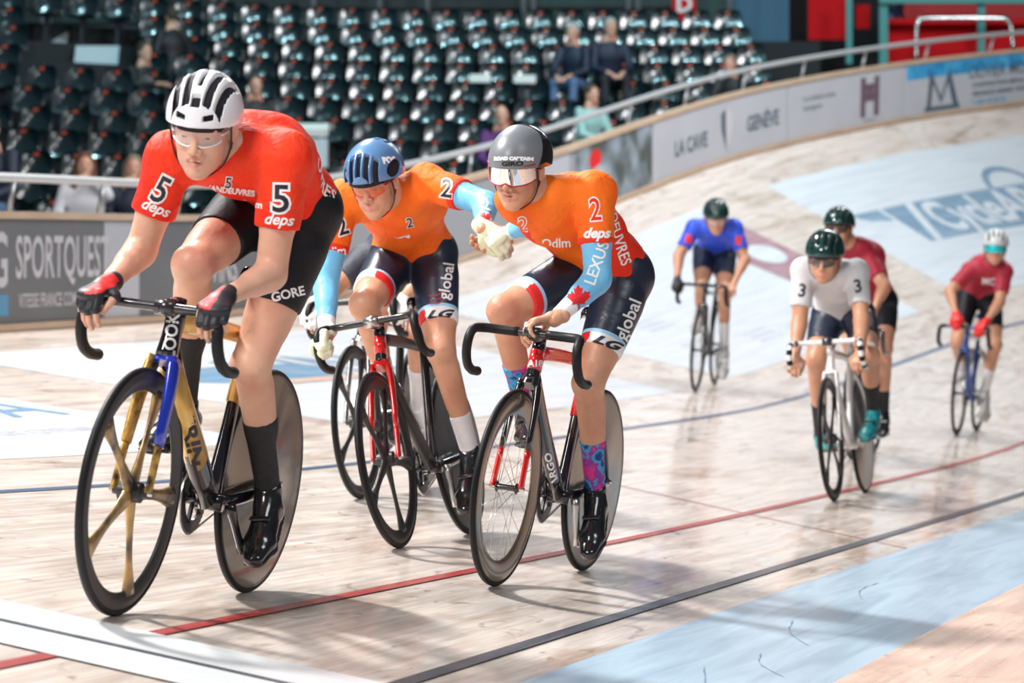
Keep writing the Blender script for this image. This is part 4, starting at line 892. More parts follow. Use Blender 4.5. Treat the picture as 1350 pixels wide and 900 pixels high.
def helmet(name, R_, c, style, m, par, h=.0035, sc=1.):
    rad = np.array([.148, .108, .122])*sc
    if style == 'aero': rad = np.array([.150, .108, .122])*sc
    S = SDF((-.19, -.14, -.07), (.17, .14, .19), h); cc = np.array([-.016, 0, .036])
    S.ell(cc, rad, k=0)
    if style == 'aero': S.ell((-.060, 0, .030), (.105*sc, .098*sc, .105*sc), k=.04)
    X, Y, Z = S.grid()
    cutz = (Z-(.020+.20*X-.9*np.clip(np.abs(X+.02)-.0, 0, .2)*0)) if style != 'aero' else (Z-(.018+.20*X))
    # ear arch: raise a little at the sides
    S.g = np.maximum(S.g, -(cutz+.0*Y).astype(np.float32))
    inner = np.sqrt(((X-cc[0])/(rad[0]-.022))**2+((Y)/(rad[1]-.020))**2+((Z-cc[2])/(rad[2]-.020))**2)
    S.g = np.maximum(S.g, ((1-inner)*.085).astype(np.float32))
    vent = None
    x = X-cc[0]; y = Y/rad[1]; z = (Z-cc[2])/rad[2]; xr = x/rad[0]
    def slot(y0, y1, w, x0, x1, curve=0.):
        """slot running front to back: lateral centre goes y0 (front) -> y1 (back)"""
        t = np.clip((xr-x1)/(x0-x1), 0, 1); cy = y1+(y0-y1)*t; dl = (np.abs(y-cy)-w)*rad[1]; de = np.maximum(xr-x0, x1-xr)*rad[0]; r = np.maximum(dl, de)+0*Z
        return np.maximum(r, -(Z-cc[2]-.0)+.0*X-.02)
    V_ = []
    if style == 'vented':
        V_ += [slot(.0, .0, .12, .84, .62), slot(.0, .0, .065, .45, -.5)]
        for q in (-1, 1):
            V_ += [slot(q*.27, q*.40, .105, .78, -.45), slot(q*.55, q*.76, .092, .74, -.35)]
            V_.append(np.maximum(np.maximum((np.abs(q*y-.36)-.13)*rad[1], (np.abs(Z-(.020+.20*X)-.028-.02*(q*y-.36))-.0085)), -X+.03)+0*Z)
    elif style == 'slots':
        for y0 in (-.62, -.34, -.06, .22, .50):
            V_.append(slot(y0*.95, y0, .095, .93, .50)); V_.append(slot(y0, y0*1.05, .05, -.2, -.6))
        for s in (-1, 1):
            r = (np.sqrt(((xr-.20)/.34)**2+((z-.18)/.24)**2)-1)*.03+0*Y; V_.append(np.maximum(r, -(s*y-.5)*.1))
    elif style == 'small':
        for y0 in (-.5, -.17, .17, .5): V_.append(slot(y0, y0*1.1, .07, .78, .10)); V_.append(slot(y0, y0, .06, -.1, -.6))
    for v in V_: S.g = np.maximum(S.g, -v.astype(np.float32))
    V, F = S.mesh(); bv = bvh_of(V, F)
    W = V @ R_.T+c; o = obj(name, W, F, m, par); return o, V, F, bv
def tolocal(R_, c, V): return np.asarray(V) @ R_.T+c

def joint_points(J): return np.array([v for k, v in J.items() if isinstance(v, np.ndarray) and not k.startswith('ped')])
def person_body(J, h, skin, far=False):
    """bare continuous body (without head and hands) from joints"""
    pts = joint_points(J); S = SDF(pts.min(0)-.17, pts.max(0)+.17, h)
    torso(S, J, 0.); arms(S, J, 0.); legs(S, J, 0.)
    nk = nrm(J['head']-J['neck']); S.cap(J['neck']-nk*.02, J['head']-np.array([0, 0, .02]), .060, .055, k=.03)
    return S.mesh()
def spine(J):
    P, N = J['pelvis'], J['neck']; up = nrm(N-P); ss = nrm(J['shoL']-J['shoR']); hs = nrm(J['hipL']-J['hipR']); bk = nrm(np.cross(up, ss))   # points to the chest or back
    if bk@J.get('front', np.array([1., 0, -1])) > 0: bk = -bk
    bend = J.get('bend', .045)
    return P, P*.62+N*.38+bk*bend, P*.28+N*.72+bk*bend*.8, N, ss, hs, bk
def torso(S, J, i, neck=True):
    P, A, C, N, ss, hs, bk = spine(J); q = J.get('girth', 1.)
    S.plate(P, A, (.150*q+i), (.128*q+i), (.108*q+i), (.095*q+i), hs, k=0); S.plate(A, C, .130*q+i, .160*q+i, .096*q+i, .112*q+i, ss, k=.03)
    S.plate(C, N, .158*q+i, .098+i, .110*q+i, .068+i, ss, k=.03)
    for s in 'LR':
        S.ell(J['hip'+s]-bk*0+(J['pelvis']-J['hip'+s])*.15, (.105+i, .095+i, .10+i), k=.03)
        sh = J['sho'+s]; S.cap(N+(sh-N)*.25-(N-C)*.12, sh, .060+i, .060+i, k=.035); S.cap(sh-(N-C)*.25+(C-sh)*.2, C, .062+i, .08+i, k=.04)
def arms(S, J, i, cut=None, only=None):
    for s in 'LR':
        if only and s not in only: continue
        a, b, c = J['sho'+s], J['elb'+s], J['wri'+s]
        if cut is not None: S.cap(a, b, .060+i, .052+i, k=.03, cut=cut); continue
        S.cap(a, b, .056+i, .043+i, k=.03); S.ell(a*.5+b*.5, (.048+i,)*3, k=.03)
        S.plate(b, c, .041+i, .029+i, .039+i, .023+i, nrm(np.cross(b-a, c-b)+1e-3), k=.02); S.cap(b*.88+c*.12, b*.6+c*.4, .042+i, .036+i, k=.02); S.cap(c, c+nrm(c-b)*.02, .026+i, k=.01)
def legs(S, J, i, which='LR', upto='all'):
    for s in which:
        a, b, c = J['hip'+s], J['knee'+s], J['ank'+s]; th = nrm(b-a); sh = nrm(c-b); fr = nrm(th-sh)          # knee points forward
        S.cap(a, b, .092+i, .056+i, k=.03); S.cap(a*.75+b*.25+fr*.006, a*.30+b*.70+fr*.006, .082+i, .062+i, k=.03)
        S.ell(b+fr*.010, (.054+i,)*3, k=.02); S.cap(b+fr*.020-th*.03, b+fr*.022+sh*.012, .034+i, .030+i, k=.02)
        S.cap(a*.25+b*.75-fr*0+nrm(np.cross(th, fr))*.022, a*.12+b*.88+nrm(np.cross(th, fr))*.020, .038+i, k=.02)
        S.cap(b, c, .048+i, .032+i, k=.02); S.cap(b*.84+c*.16-fr*.016, b*.52+c*.48-fr*.016, .047+i, .038+i, k=.03); S.ell(c, (.036+i,)*3, k=.01)
def fold(S, amp, f, seed):
    X, Y, Z = S.grid(); r = np.random.default_rng(seed); d = np.zeros(S.g.shape, np.float32)
    for k in range(5):
        w = r.normal(size=3); w /= np.linalg.norm(w); p = r.uniform(0, 6); v = w*f*r.uniform(.6, 1.4); q = r.normal(size=3)*6
        d += np.sin(v[0]*X+v[1]*Y+v[2]*Z+p+1.3*np.sin(q[0]*X+q[1]*Y+q[2]*Z))
    S.g += (d*amp/2.2-amp*.8).astype(np.float32)
def shoe(J, s, m, par, h, solem):
    an = J['ank'+s]; pd = J['ped'+s]; out = 1 if s == 'L' else -1
    u = pd+np.array([0, out*0, .028])-an; d = np.linalg.norm(u); e1 = u/d; lat = np.array([0, 1., 0]); lat = nrm(lat-e1*(lat@e1)); e2 = np.cross(lat, e1)
    if e2@np.array([-1, 0, -.6]) < 0: e2 = -e2
    a_, b_ = .075, .165; x = (a_*a_-b_*b_+d*d)/(2*d); y = math.sqrt(max(a_*a_-x*x, 1e-4)); heel = an+e1*x+e2*y; ball = an+u; f = nrm(ball-heel); upv = np.cross(lat, f); upv = upv if upv@(an-heel) > 0 else -upv
    toe = ball+f*.075+upv*.004
    pts = np.array([heel, ball, toe, an]); S = SDF(pts.min(0)-.08, pts.max(0)+.08, h)
    S.plate(heel+upv*.012, ball+upv*.006, .032, .046, .034, .028, lat, k=0); S.plate(ball+upv*.004, toe, .046, .030, .028, .020, lat, k=.02); S.cap(an+upv*.015, heel*.6+an*.4+f*.02, .041, .038, k=.03)
    S.cap(an*.7+ball*.3+upv*.0, ball+upv*.014, .036, .026, k=.03)
    S.plane(an+upv*.03, upv)
    V, F = S.mesh(); o = obj('shoe', V, F, m, par)
    T = SDF(pts.min(0)-.08, pts.max(0)+.08, h); T.plate(heel-upv*.018, ball-upv*.020, .036, .050, .009, .009, lat, k=0); T.plate(ball-upv*.020, toe-upv*.016, .050, .033, .009, .008, lat, k=.01)
    V, F = T.mesh(); obj('sole', V, F, solem, o)
    for k in range(2):
        c = an*.35+ball*.65+f*(.012-.05*k)+upv*.036; V, F = box((0, 0, 0), (.018, .062, .006), R=np.stack([f, lat, upv], 1), bev=.002); obj('shoe_strap', V+c, F, solem if k == 0 else m, o)
    return heel, ball
def leg_k(sp, s): return 1. if s == 'L' else sp.get('shortR', sp['short'])/sp['short']
def band_idx(C, J, sp):
    bands = sp['bands']
    idx = np.zeros(len(C), int)
    for s in 'LR':
        a, b = J['hip'+s], J['knee'+s]; L = np.linalg.norm(b-a); d = (b-a)/L; t = (C-a)@d/L; r = np.linalg.norm(C-a-np.outer(t*L, d), axis=1); q = leg_k(sp, s)
        for (t0, t1, m) in bands: idx[(t >= t0*q) & (t < t1*q) & (r < .12)] = m
        if len(bands) > 1:
            lat = np.array([0, 1. if s == 'L' else -1., 0]); m0 = (idx == bands[-1][2]) & (r < .12) & (t > .5) & (((C-a-np.outer(t*L, d))@lat) < -.03); idx[m0] = 3
    return idx
def rider(key, label, sp, dirs, h=.009):
    D = POSE[key]; M = Matrix([list(r) for r in D['M']]+[[0, 0, 0, 1]]); R3 = np.array(M.to_3x3()); R3 = R3/np.linalg.norm(R3[:, 0])
    Mo = M.copy(); root = empty('cyclist', M, label, 'person')
    J = dict(zip(('pelvis', 'neck', 'head'), [np.array(v, float) for v in D['mid']]))
    for s, w in (('L', 'left'), ('R', 'right')):
        for k, v in zip(('hip', 'knee', 'ank', 'ped', 'sho', 'elb', 'wri'), D[w]): J[k+s] = np.array(v, float)
    J.update(sp.get('J', {}))
    fw = R3.T@nrm(dirs[0]); up = R3.T@nrm(dirs[1]); HR = frame3(fw, up); hc = J['head']; near = sp.get('near', False)
    hs = .0028 if near else .005; skin = sp['skin']; hd = .0035 if near else .006
    # ---- body: trunk and limbs, head and hands in one mesh
    bV, bF = person_body(J, h, skin)
    S = head_sdf(hs, mouth=sp.get('mouth', 'shut')); hV, hF = S.mesh(); hidx = head_faces(hV, hF, 'hair'); hVl = tolocal(HR, hc, hV)
    parts = [(bV, bF), (hVl, hF)]; idx = [np.zeros(len(bF), int), hidx]; hands = {}
    for s in 'LR':
        hp = sp['hand'+s]; H = hand_parts(J['wri'+s], hp[0], hp[1], s, hp[2], hp[3] if len(hp) > 3 else (.6, .5)); hands[s] = H; V, F = hand_mesh(H, hd); parts.append((V, F)); idx.append(np.zeros(len(F), int))
    V, F = merge(parts); obj('body', V, F, [skin, 'lips', sp.get('brow', 'hair')], root, idx=np.concatenate(idx))
    # ---- eyes
    if near:
        for s in (-1, 1):
            V, F = lathe([(.0001, .0118), (.005, .0108), (.0085, .0085), (.0118, 0), (.0085, -.0085), (.005, -.0108), (.0001, -.0118)], 20, 'z'); V = V[:, [2, 1, 0]]; ii = [1 if np.mean([V[i][0] for i in f]) > .0093 else 0 for f in F]
            obj('eye', tolocal(HR, hc, V+np.array([.0772, s*.031, .0045])), F, ['eye_white', 'iris'], root, idx=ii)
    if sp.get('teeth'): V, F = box((.0890, 0, -.0600), (.012, .034, .0095), bev=.003); obj('teeth', tolocal(HR, hc, V), F, 'teeth', root)
    # ---- jersey
    pts = joint_points(J); P, A, C, N, ss, hs_, bk = spine(J); ax = nrm(A-P)
    S = SDF(pts.min(0)-.17, pts.max(0)+.17, h*.85 if near else h); torso(S, J, .008); arms(S, J, .006, cut=sp.get('sleeve', .70))
    fold(S, .0030 if near else .0015, 60, len(key)); S.plane(P+ax*sp.get('hem', .02), -ax); nn = nrm(J['head']-J['neck']); S.cap(N-nn*.05, N+nn*sp.get('collar', .03), .074, .066, k=.025, cut=1.)
    jV, jF = S.mesh()
    if 'jcuts' in sp: jV, jF = banded(jV, jF, sp['jcuts'](J))
    jer = obj('jersey', jV, jF, sp['jersey'], root, idx=sp['jidx'](cent(jV, jF), J) if 'jidx' in sp else None); jb = bvh_of(jV, jF)
    V, F = tube([N+nn*sp.get('collar', .03)+(math.cos(a)*ss+math.sin(a)*nrm(np.cross(ss, nn)))*.064 for a in np.linspace(0, 2*math.pi, 25)], .005, 6); obj('collar', V, F, sp['jersey'][0], root)
    # ---- shorts
    S = SDF(pts.min(0)-.17, pts.max(0)+.17, h*.85 if near else h); q = J.get('girth', 1.); i_ = .0045
    S.plate(P, A, .150*q+i_, .128*q+i_, .108*q+i_, .095*q+i_, hs_, k=0, cut=.85)
    for s in 'LR': S.ell(J['hip'+s]+(P-J['hip'+s])*.15, (.105+i_, .095+i_, .10+i_), k=.03)
    for s in 'LR':
        a, b = J['hip'+s], J['knee'+s]; ct = sp.get('short', .66) if s == 'L' else sp.get('shortR', sp.get('short', .66)); S.cap(a, b, .098, .062, k=.03, cut=ct); 
        th = nrm(b-a); fr = nrm(th-nrm(J['ank'+s]-b)); S.cap(a*.75+b*.25+fr*.006, a*.25+b*.75+fr*.006, .088, .066, k=.03, cut=min((ct-.25)/.5, 1.1))
    sV, sF = S.mesh()
    if 'bands' in sp:
        q = []
        for s in 'LR':
            a, b = J['hip'+s], J['knee'+s]
            for t in sorted({x*leg_k(sp, s) for bb in sp['bands'] for x in bb[:2]}): q.append((a*(1-t)+b*t, b-a, a*(1-t)+b*t, .13))
        sV, sF = banded(sV, sF, q)
    sb = bvh_of(sV, sF); sh = obj('shorts', sV, sF, sp['shorts'], root, idx=band_idx(cent(sV, sF), J, sp) if 'bands' in sp else None)
    # ---- sleeves under the jersey
    if 'armwear' in sp:
        for s in sp['armwear'][1]:
            a, b, c = J['sho'+s], J['elb'+s], J['wri'+s]; q = np.array([a, b, c]); S = SDF(q.min(0)-.1, q.max(0)+.1, h*.8); arms(S, J, .004, only=s); wd_ = nrm(c-b); S.plane(c+wd_*sp['armwear'][2], wd_)
            V, F = S.mesh(); l_ = np.linalg.norm(c-b); V, F = banded(V, F, [(b+(c-b)*t, wd_, b+(c-b)*t, .1) for t in (.72, .90)]); t_ = (cent(V, F)-b)@wd_/l_
            o = obj('arm_warmer', V, F, sp['armwear'][0], root, idx=np.where(t_ > .90, 2 if s == 'R' and key == 'ora3' or s == 'L' and key == 'ora2' else 1, np.where(t_ > .72, 1, 0))); hands['sb'+s] = bvh_of(V, F); hands['so'+s] = o
    # ---- gloves
    for s in 'LR':
        gm = sp.get('glove'+s)
        if gm:
            V, F = hand_mesh(hands[s], hd, .0058 if not gm.get('short') else .0042, 1 if gm.get('short') else 3, 1 if gm.get('short') else 3)
            C_ = cent(V, F)-hands[s]['W']; gi = None
            if 'm2' in gm:
                q = C_@hands[s]['n']; gi = (q < -.008).astype(int)
                if gm.get('short'): gi = ((C_@hands[s]['t'] > .002) & (q < -.006) & (C_@hands[s]['d'] > -.01)).astype(int)
            o = obj('glove', V, F, [gm['m']]+([gm['m2']] if 'm2' in gm else []), root, idx=gi)
            if gm.get('lines'):
                H = hands[s]
                for i in range(4):
                    for (a, b, ra, rb, j, ii_) in H['segs']:
                        if ii_ == i and j < 2:
                            e = nrm(np.cross(b-a, H['t'])); e = e if e@H['n'] < 0 else -e
                            V, F = tube([a+e*(ra+.003), b+e*(rb+.003)], .0016, 5); obj('glove_seam', V, F, 'black_print', o)
    # ---- socks and shoes
    for s in 'LR':
        b, c = J['knee'+s], J['ank'+s]; sh_ = nrm(c-b); q = np.array([b, c]); S = SDF(q.min(0)-.1, q.max(0)+.1, h*.8); legs(S, {**J}, .0035, s); S.plane(b+(c-b)*sp.get('sockL' if s == 'L' else 'sockR', .62), -sh_)
        V, F = S.mesh(); obj('sock', V, F, sp['sock'], root); shoe(J, s, sp['shoe'], root, .006 if near else .009, sp.get('sole', 'paint_white'))
    # ---- helmet, straps, glasses
    st = sp['helmet']; hel, V, F, hbv = helmet('helmet', HR, hc, st[0], st[1], root, .0032 if near else .005, st[2])
    if len(st) > 3: C_ = cent(V, F); hel.data.polygons.foreach_set('material_index', st[3](C_).astype(np.int32)); hel.data.update()
    V, F = lathe([(.0001, .101), (.040, .097), (.068, .082), (.090, .055), (.102, .02), (.104, -.012)], 36, 'z'); V = V*np.array([1.25, .93, 1.03])*st[2]*np.array([1, 1, 1])+np.array([-.016, 0, .036+.002]); obj('helmet_liner', tolocal(HR, hc, V), F, 'liner', hel)
    for s in (-1, 1):
        V, F = tube([(.035, s*.086, .03), (.022, s*.081, -.045), (.030, s*.060, -.095), (.040, s*.025, -.124), (.043, 0, -.128)], .0052, 8, side=(1, 0, 0), flat=.45, smooth=4); obj('strap', tolocal(HR, hc, V), F, 'strap', hel)
        V, F = tube([(-.045, s*.084, .02), (.022, s*.083, -.045)], .005, 8, side=(1, 0, 0), flat=.4); obj('strap', tolocal(HR, hc, V), F, 'strap', hel)
    gl = sp.get('glasses')
    if gl:
        big = gl.get('visor'); z1, z0 = (.050, -.022) if big else (.027, -.019); rr = .080 if not big else .094; Vg = []; nu, nvv = 28, 5; am = 1.02 if not big else 1.25
        for i in range(nu+1):
            a = -am+2*am*i/nu; edge = abs(a)/am; notch = .014*max(0, 1-abs(a)/.22) if not big else .010*max(0, 1-abs(a)/.25)
            for j in range(nvv+1):
                t = j/nvv; z = z0+notch+(.012*edge**3)+(z1-.006*edge**2-z0-notch-(.012*edge**3))*t; Vg.append((.022+rr*math.cos(a)*(1+.02*math.sin(3*t)), rr*math.sin(a)*.98, z))
        Fg = [[i*(nvv+1)+j, (i+1)*(nvv+1)+j, (i+1)*(nvv+1)+j+1, i*(nvv+1)+j+1] for i in range(nu) for j in range(nvv)]
        lens = obj('glasses' if not big else 'visor', tolocal(HR, hc, Vg), Fg, gl['lens'], root)
        if gl.get('frame'):
            lower = [Vg[i*(nvv+1)] for i in range(nu+1)]; upper = [Vg[i*(nvv+1)+nvv] for i in range(nu+1)]
            V, F = tube(lower, .0026, 6); obj('frame', tolocal(HR, hc, V), F, gl['frame'], lens)
            V, F = tube(upper, .0030, 6); obj('frame', tolocal(HR, hc, V), F, gl.get('frame2', gl['frame']), lens)
        for s in (-1, 1):
            e = np.array(Vg[(nu if s > 0 else 0)*(nvv+1)+3]); V, F = tube([e, (.0, s*.088, .012), (-.015, s*.086, .008)], [.005, .004, .003], 8, flat=.5); obj('temple_arm', tolocal(HR, hc, V), F, gl.get('frame', 'strap') if not big else 'dark_red_print', lens)
    return dict(root=root, J=J, HR=HR, hc=hc, jb=jb, sb=sb, jer=jer, sh=sh, hel=hel, hbv=hbv, hands=hands, key=key)

# ------------------------------------------------------------ the riders
def orange_cuts(J):
    q = []; P, A, C_, N, ss, hs, bk = spine(J)
    for s in 'LR': q.append((J['sho'+s]*.46+J['elb'+s]*.54, J['elb'+s]-J['sho'+s], J['sho'+s]*.46+J['elb'+s]*.54, .10))
    q.append((N+ss*.115, ss, P*.5+N*.5, .5)); u = nrm(N-P); q.append((N-u*.16, u, P*.5+N*.5, .5)); return q
def orange_jidx(C, J):
    idx = np.zeros(len(C), int)
    for s in 'LR':
        a, b = J['sho'+s], J['elb'+s]; L = np.linalg.norm(b-a); d = (b-a)/L; t = (C-a)@d/L; r = np.linalg.norm(C-a-np.outer(t*L, d), axis=1); idx[(t > .54) & (r < .070)] = 1
    P, A, C_, N, ss, hs, bk = spine(J); u = nrm(N-P); a, b = J['shoL'], J['elbL']; d = nrm(b-a); t = (C-a)@d; r = np.linalg.norm(C-a-np.outer(t, d), axis=1)
    idx[((C-N)@ss > .115) & ((C-N)@u < -.16) & ~((r < .075) & (t > .0))] = 1
    return idx
LEAD = rider('lead', 'cyclist in red jersey number 5 with white vented helmet, leading the group', dict(near=True, skin='skin_pale', mouth='open', teeth=True, jersey=['jersey_red'], shorts=['shorts_black'], short=.60, sleeve=.60, sock='sock_black', sockL=.42, sockR=.45, shoe='shoe_black', sole='carbon',
    helmet=('vented', ['helmet_white'], .96), glasses=dict(lens='lens_clear', frame='helmet_white', frame2='carbon'), gloveL=dict(m='glove_black', m2='glove_red', short=True), gloveR=dict(m='glove_black', m2='glove_red', short=True), J=dict(bend=.05),
    handL=((.90, .05, -.38), (-.2, .0, -1), (.85, .75, .55)), handR=((.90, -.20, -.36), (-.2, .1, -1), (.95, .55, .45))), ((-.15, -.90, -.42), (.09, -.2, 1)))
RB = rider('ora3', 'cyclist in orange jersey with dark smooth helmet and mirror visor, right of the clasped pair', dict(near=True, skin='skin', mouth='open', jersey=['jersey_orange', 'jersey_orange_red'], jidx=orange_jidx, jcuts=orange_cuts, shorts=['shorts_navy', 'pale_blue_cloth', 'white_cloth', 'red_cloth'], bands=[(.60, .63, 1), (.63, .80, 2)], short=.70, shortR=.77, sleeve=.60, sock='sock_galaxy', sockL=.52, sockR=.50, shoe='shoe_black', sole='carbon',
    armwear=(['sleeve_blue', 'white_cloth', 'red_cloth'], 'LR', -.012), helmet=('aero', ['helmet_grey', 'helmet_black'], .94, lambda C: (C[:, 0] < .045-.95*(C[:, 2]-.03)) | (C[:, 0] < -.045)), glasses=dict(lens='lens_mirror', visor=True, frame='dark_red_print'),
    handL=((.45, -.80, -.30), (.25, .1, -1), (.55, .9, .6)), handR=((.10, -.72, -.52), (.75, .05, .2), (.60, .75, .6), (.5, .9))), ((-.38, -.85, -.36), (.02, -.2, 1)))
RA = rider('ora2', 'cyclist in orange jersey number 2 with blue helmet, left of the hand sling pair', dict(near=True, skin='skin', jersey=['jersey_orange', 'jersey_orange_red'], jidx=orange_jidx, jcuts=orange_cuts, shorts=['shorts_navy', 'pale_blue_cloth', 'white_cloth', 'red_cloth'], bands=[(.61, .64, 1), (.64, .82, 2)], short=.72, sleeve=.62, sock='sock_white', sockL=.62, sockR=.60, shoe='shoe_black', sole='carbon',
    armwear=(['sleeve_blue', 'white_cloth', 'red_cloth'], 'LR', -.010), helmet=('slots', ['helmet_blue'], 1.04), glasses=dict(lens='lens_orange', frame='orange_red', frame2='carbon'), gloveL=dict(m='glove_cream', lines=True), gloveR=dict(m='glove_cream', lines=True),
    handL=((.35, .66, -.62), (-.55, .1, -.45), (.75, .85, .6)), handR=((.70, -.42, -.58), (-.25, 1, -.15), (1.15, 1.35, .9))), ((-.30, -.84, -.44), (-.12, -.2, 1)))
HID = rider('hid', 'cyclist in dark kit half hidden behind the blue helmeted rider, white gloves and sock', dict(skin='skin', jersey=['jersey_dark'], shorts=['shorts_black'], sock='sock_white', sockL=.45, sockR=.5, shoe='shoe_white', helmet=('small', ['helmet_black'], 1.), gloveL=dict(m='glove_white', short=True), gloveR=dict(m='glove_white', short=True),
    handL=((.75, .0, -.55), (-.5, 0, -1), (.7, 1, .7)), handR=((.75, 0, -.55), (-.5, 0, -1), (.7, 1, .7))), ((-.3, -.9, -.3), (0, 0, 1)))
GR = rider('grey', 'cyclist in light grey jersey number 3 with black green helmet and teal shoes', dict(skin='skin_tan', jersey=['jersey_grey'], shorts=['shorts_navy'], short=.62, sock='sock_black', sockL=.50, sockR=.55, shoe='shoe_teal', sole='carbon', helmet=('small', ['helmet_green'], 1.), glasses=dict(lens='lens_dark', frame='carbon'), beard=True,
    handL=((.75, .0, -.6), (-.5, 0, -1), (.8, 1.1, .8)), handR=((.75, 0, -.6), (-.5, 0, -1), (.8, 1.1, .8))), ((-.24, -.9, -.34), (.02, -.2, 1)))
RR = rider('redr', 'cyclist in maroon jersey with pale helmet and teal glasses at far right', dict(skin='skin_tan', jersey=['jersey_maroon'], shorts=['shorts_black'], short=.66, sock='sock_white', sockL=.5, sockR=.6, shoe='shoe_grey', helmet=('small', ['helmet_pale'], 1.), glasses=dict(lens='lens_teal', visor=True), gloveL=dict(m='glove_red'), gloveR=dict(m='glove_red'),
    handL=((.6, -.4, -.5), (-.3, 0, -1), (.8, 1, .6)), handR=((.7, .1, -.5), (-.3, 0, -1), (.8, 1, .6))), ((-.12, -.95, -.2), (.05, -.1, 1)))
BL = rider('blue', 'cyclist in blue jersey with dark green helmet high on the slope', dict(skin='skin_tan', jersey=['jersey_blue'], shorts=['shorts_navy'], short=.64, sock='jersey_grey', sockL=.55, sockR=.6, shoe='shoe_grey', helmet=('small', ['helmet_green'], 1.), glasses=dict(lens='lens_clear', frame='helmet_white'), gloveR=dict(m='glove_black', short=True),
    handL=((.7, -.1, -.6), (-.5, 0, -1), (.9, 1.1, .7)), handR=((.7, .1, -.6), (-.5, 0, -1), (.9, 1.1, .7))), ((0, -.9, -.40), (0, -.2, 1)))
RB2 = rider('redb', 'cyclist in maroon jersey directly behind the grey jersey rider', dict(skin='skin_tan', jersey=['jersey_maroon'], shorts=['shorts_black'], short=.62, sock='sock_black', shoe='shoe_black', helmet=('small', ['helmet_green'], 1.), glasses=dict(lens='lens_dark', frame='carbon'),
    handL=((.7, -.1, -.6), (-.5, 0, -1), (.9, 1.1, .7)), handR=((.7, .1, -.6), (-.5, 0, -1), (.9, 1.1, .7))), ((-.3, -.95, -.1), (0, -.1, 1)))

# ------------------------------------------------------------ numbers and lettering on the kit
def on(rd, part, text, size, P, m, rot=0., sx=1., off=.001, up=UPZ, lift=.0016, d=None, shape=None, shear=0., step=.012, name='lettering', blur=None):
    par = {'jersey': rd['jer'], 'shorts': rd['sh']}.get(part) or part; bv = {'jersey': rd['jb'], 'shorts': rd['sb']}.get(part) if isinstance(part, str) else rd['hands'][blur]
    d = toward_cam(rd['key'], P) if d is None else np.asarray(d, float)
    return decal(name, shape or text_mesh(text, size, off, shear, sx), step, P, d, up, bv, m, par, lift, rot)
def number(rd, text, size, P, rot, face_, edge, **k):
    on(rd, 'jersey', text, size, P, edge, rot, off=size*.075, lift=.0014, name='number_edge', **k); on(rd, 'jersey', text, size, P, face_, rot, off=size*.012, lift=.0026, name='number', **k)
def arm_pt(J, s, t): return J['sho'+s]*(1-t)+J['elb'+s]*t
J = LEAD['J']
number(LEAD, '5', .105, arm_pt(J, 'L', .36), .10, 'black_print', 'white_print'); number(LEAD, '5', .105, arm_pt(J, 'R', .36), -.35, 'black_print', 'white_print', sx=.8)
on(LEAD, 'jersey', 'deps', .042, arm_pt(J, 'L', .53), 'white_print', .05, shear=.3); on(LEAD, 'jersey', 'deps', .042, arm_pt(J, 'R', .54), 'white_print', -.25, shear=.3)
c_ = spine(J)[2]; ch = J['neck']*.55+c_*.45
number(LEAD, '5', .040, J['neck']+np.array([.02, -.02, -.075]), 0, 'black_print', 'white_print'); on(LEAD, 'jersey', 'VANDEUVRES', .022, J['neck']+np.array([0, -.02, -.095]), 'white_print'); on(LEAD, 'jersey', 'Odlm', .026, J['neck']+np.array([-.02, .04, -.125]), 'white_print')
on(LEAD, 'jersey', 'VANDEUVRES', .05, J['pelvis']*.62+J['neck']*.38+np.array([0, .14, .09]), 'white_print', -.75, up=UPZ, d=nrm(np.array([.05, -.8, -.55])))
on(LEAD, 'shorts', 'GORE', .036, J['hipL']*.47+J['kneeL']*.53+np.array([0, .03, 0]), 'white_print', .35)
J = RA['J']
number(RA, '2', .095, arm_pt(J, 'L', .34), -.30, 'black_print', 'white_print', sx=.9); number(RA, '2', .095, arm_pt(J, 'R', .34)+np.array([0, .02, 0]), .15, 'black_print', 'white_print', sx=.9)
on(RA, 'jersey', 'deps', .04, arm_pt(J, 'L', .68), 'white_print', .9, shear=.2); on(RA, 'jersey', 'Odlm', .045, arm_pt(J, 'R', .62), 'white_print', -.05)
number(RA, '2', .050, J['neck']+np.array([.02, .03, -.10]), 0, 'black_print', 'white_print'); on(RA, 'jersey', 'VANDEUVRES', .040, J['neck']+np.array([0, .05, -.165]), 'white_print', .12); on(RA, 'jersey', 'dlm', .03, J['neck']+np.array([0, .13, -.115]), 'white_print', .2); on(RA, 'jersey', 'Velodrome', .024, J['neck']+np.array([0, -.04, -.15]), 'white_print', .1)
on(RA, 'shorts', 'global', .062, J['hipL']*.70+J['kneeL']*.30+np.array([0, .045, 0]), 'white_print', 1.25); on(RA, 'shorts', 'LG', .040, J['hipL']*.375+J['kneeL']*.625, 'black_print', -.12, sx=1.9, off=.002, shear=.4)
for k in range(3): on(RA, 'shorts', '', 0, J['hipL']*.54+J['kneeL']*.46+np.array([0, .0, .016-.016*k]), 'dark_red_print', .1, shape=poly([(-.03, .0), (0, -.008), (.03, 0), (.03, .005), (0, -.003), (-.03, .005)]), name='print_mark')
J = RB['J']
on(RB, 'jersey', '2', .11, arm_pt(J, 'L', .22), 'white_print', .2, sx=.75, off=.006, lift=.0012, name='number_edge'); on(RB, 'jersey', '2', .11, arm_pt(J, 'L', .22), 'jersey_orange_red', .2, sx=.75, off=.0005, lift=.0024, name='number')
on(RB, 'jersey', 'deps', .048, arm_pt(J, 'L', .48), 'white_print', .12, shear=.3, off=.002)
on(RB, 'jersey', '2', .07, J['neck']+np.array([.03, -.07, -.10]), 'white_print', .1, off=.004, lift=.0012, name='number_edge'); on(RB, 'jersey', '2', .07, J['neck']+np.array([.03, -.07, -.10]), 'jersey_orange', .1, off=.0, lift=.0024, name='number')
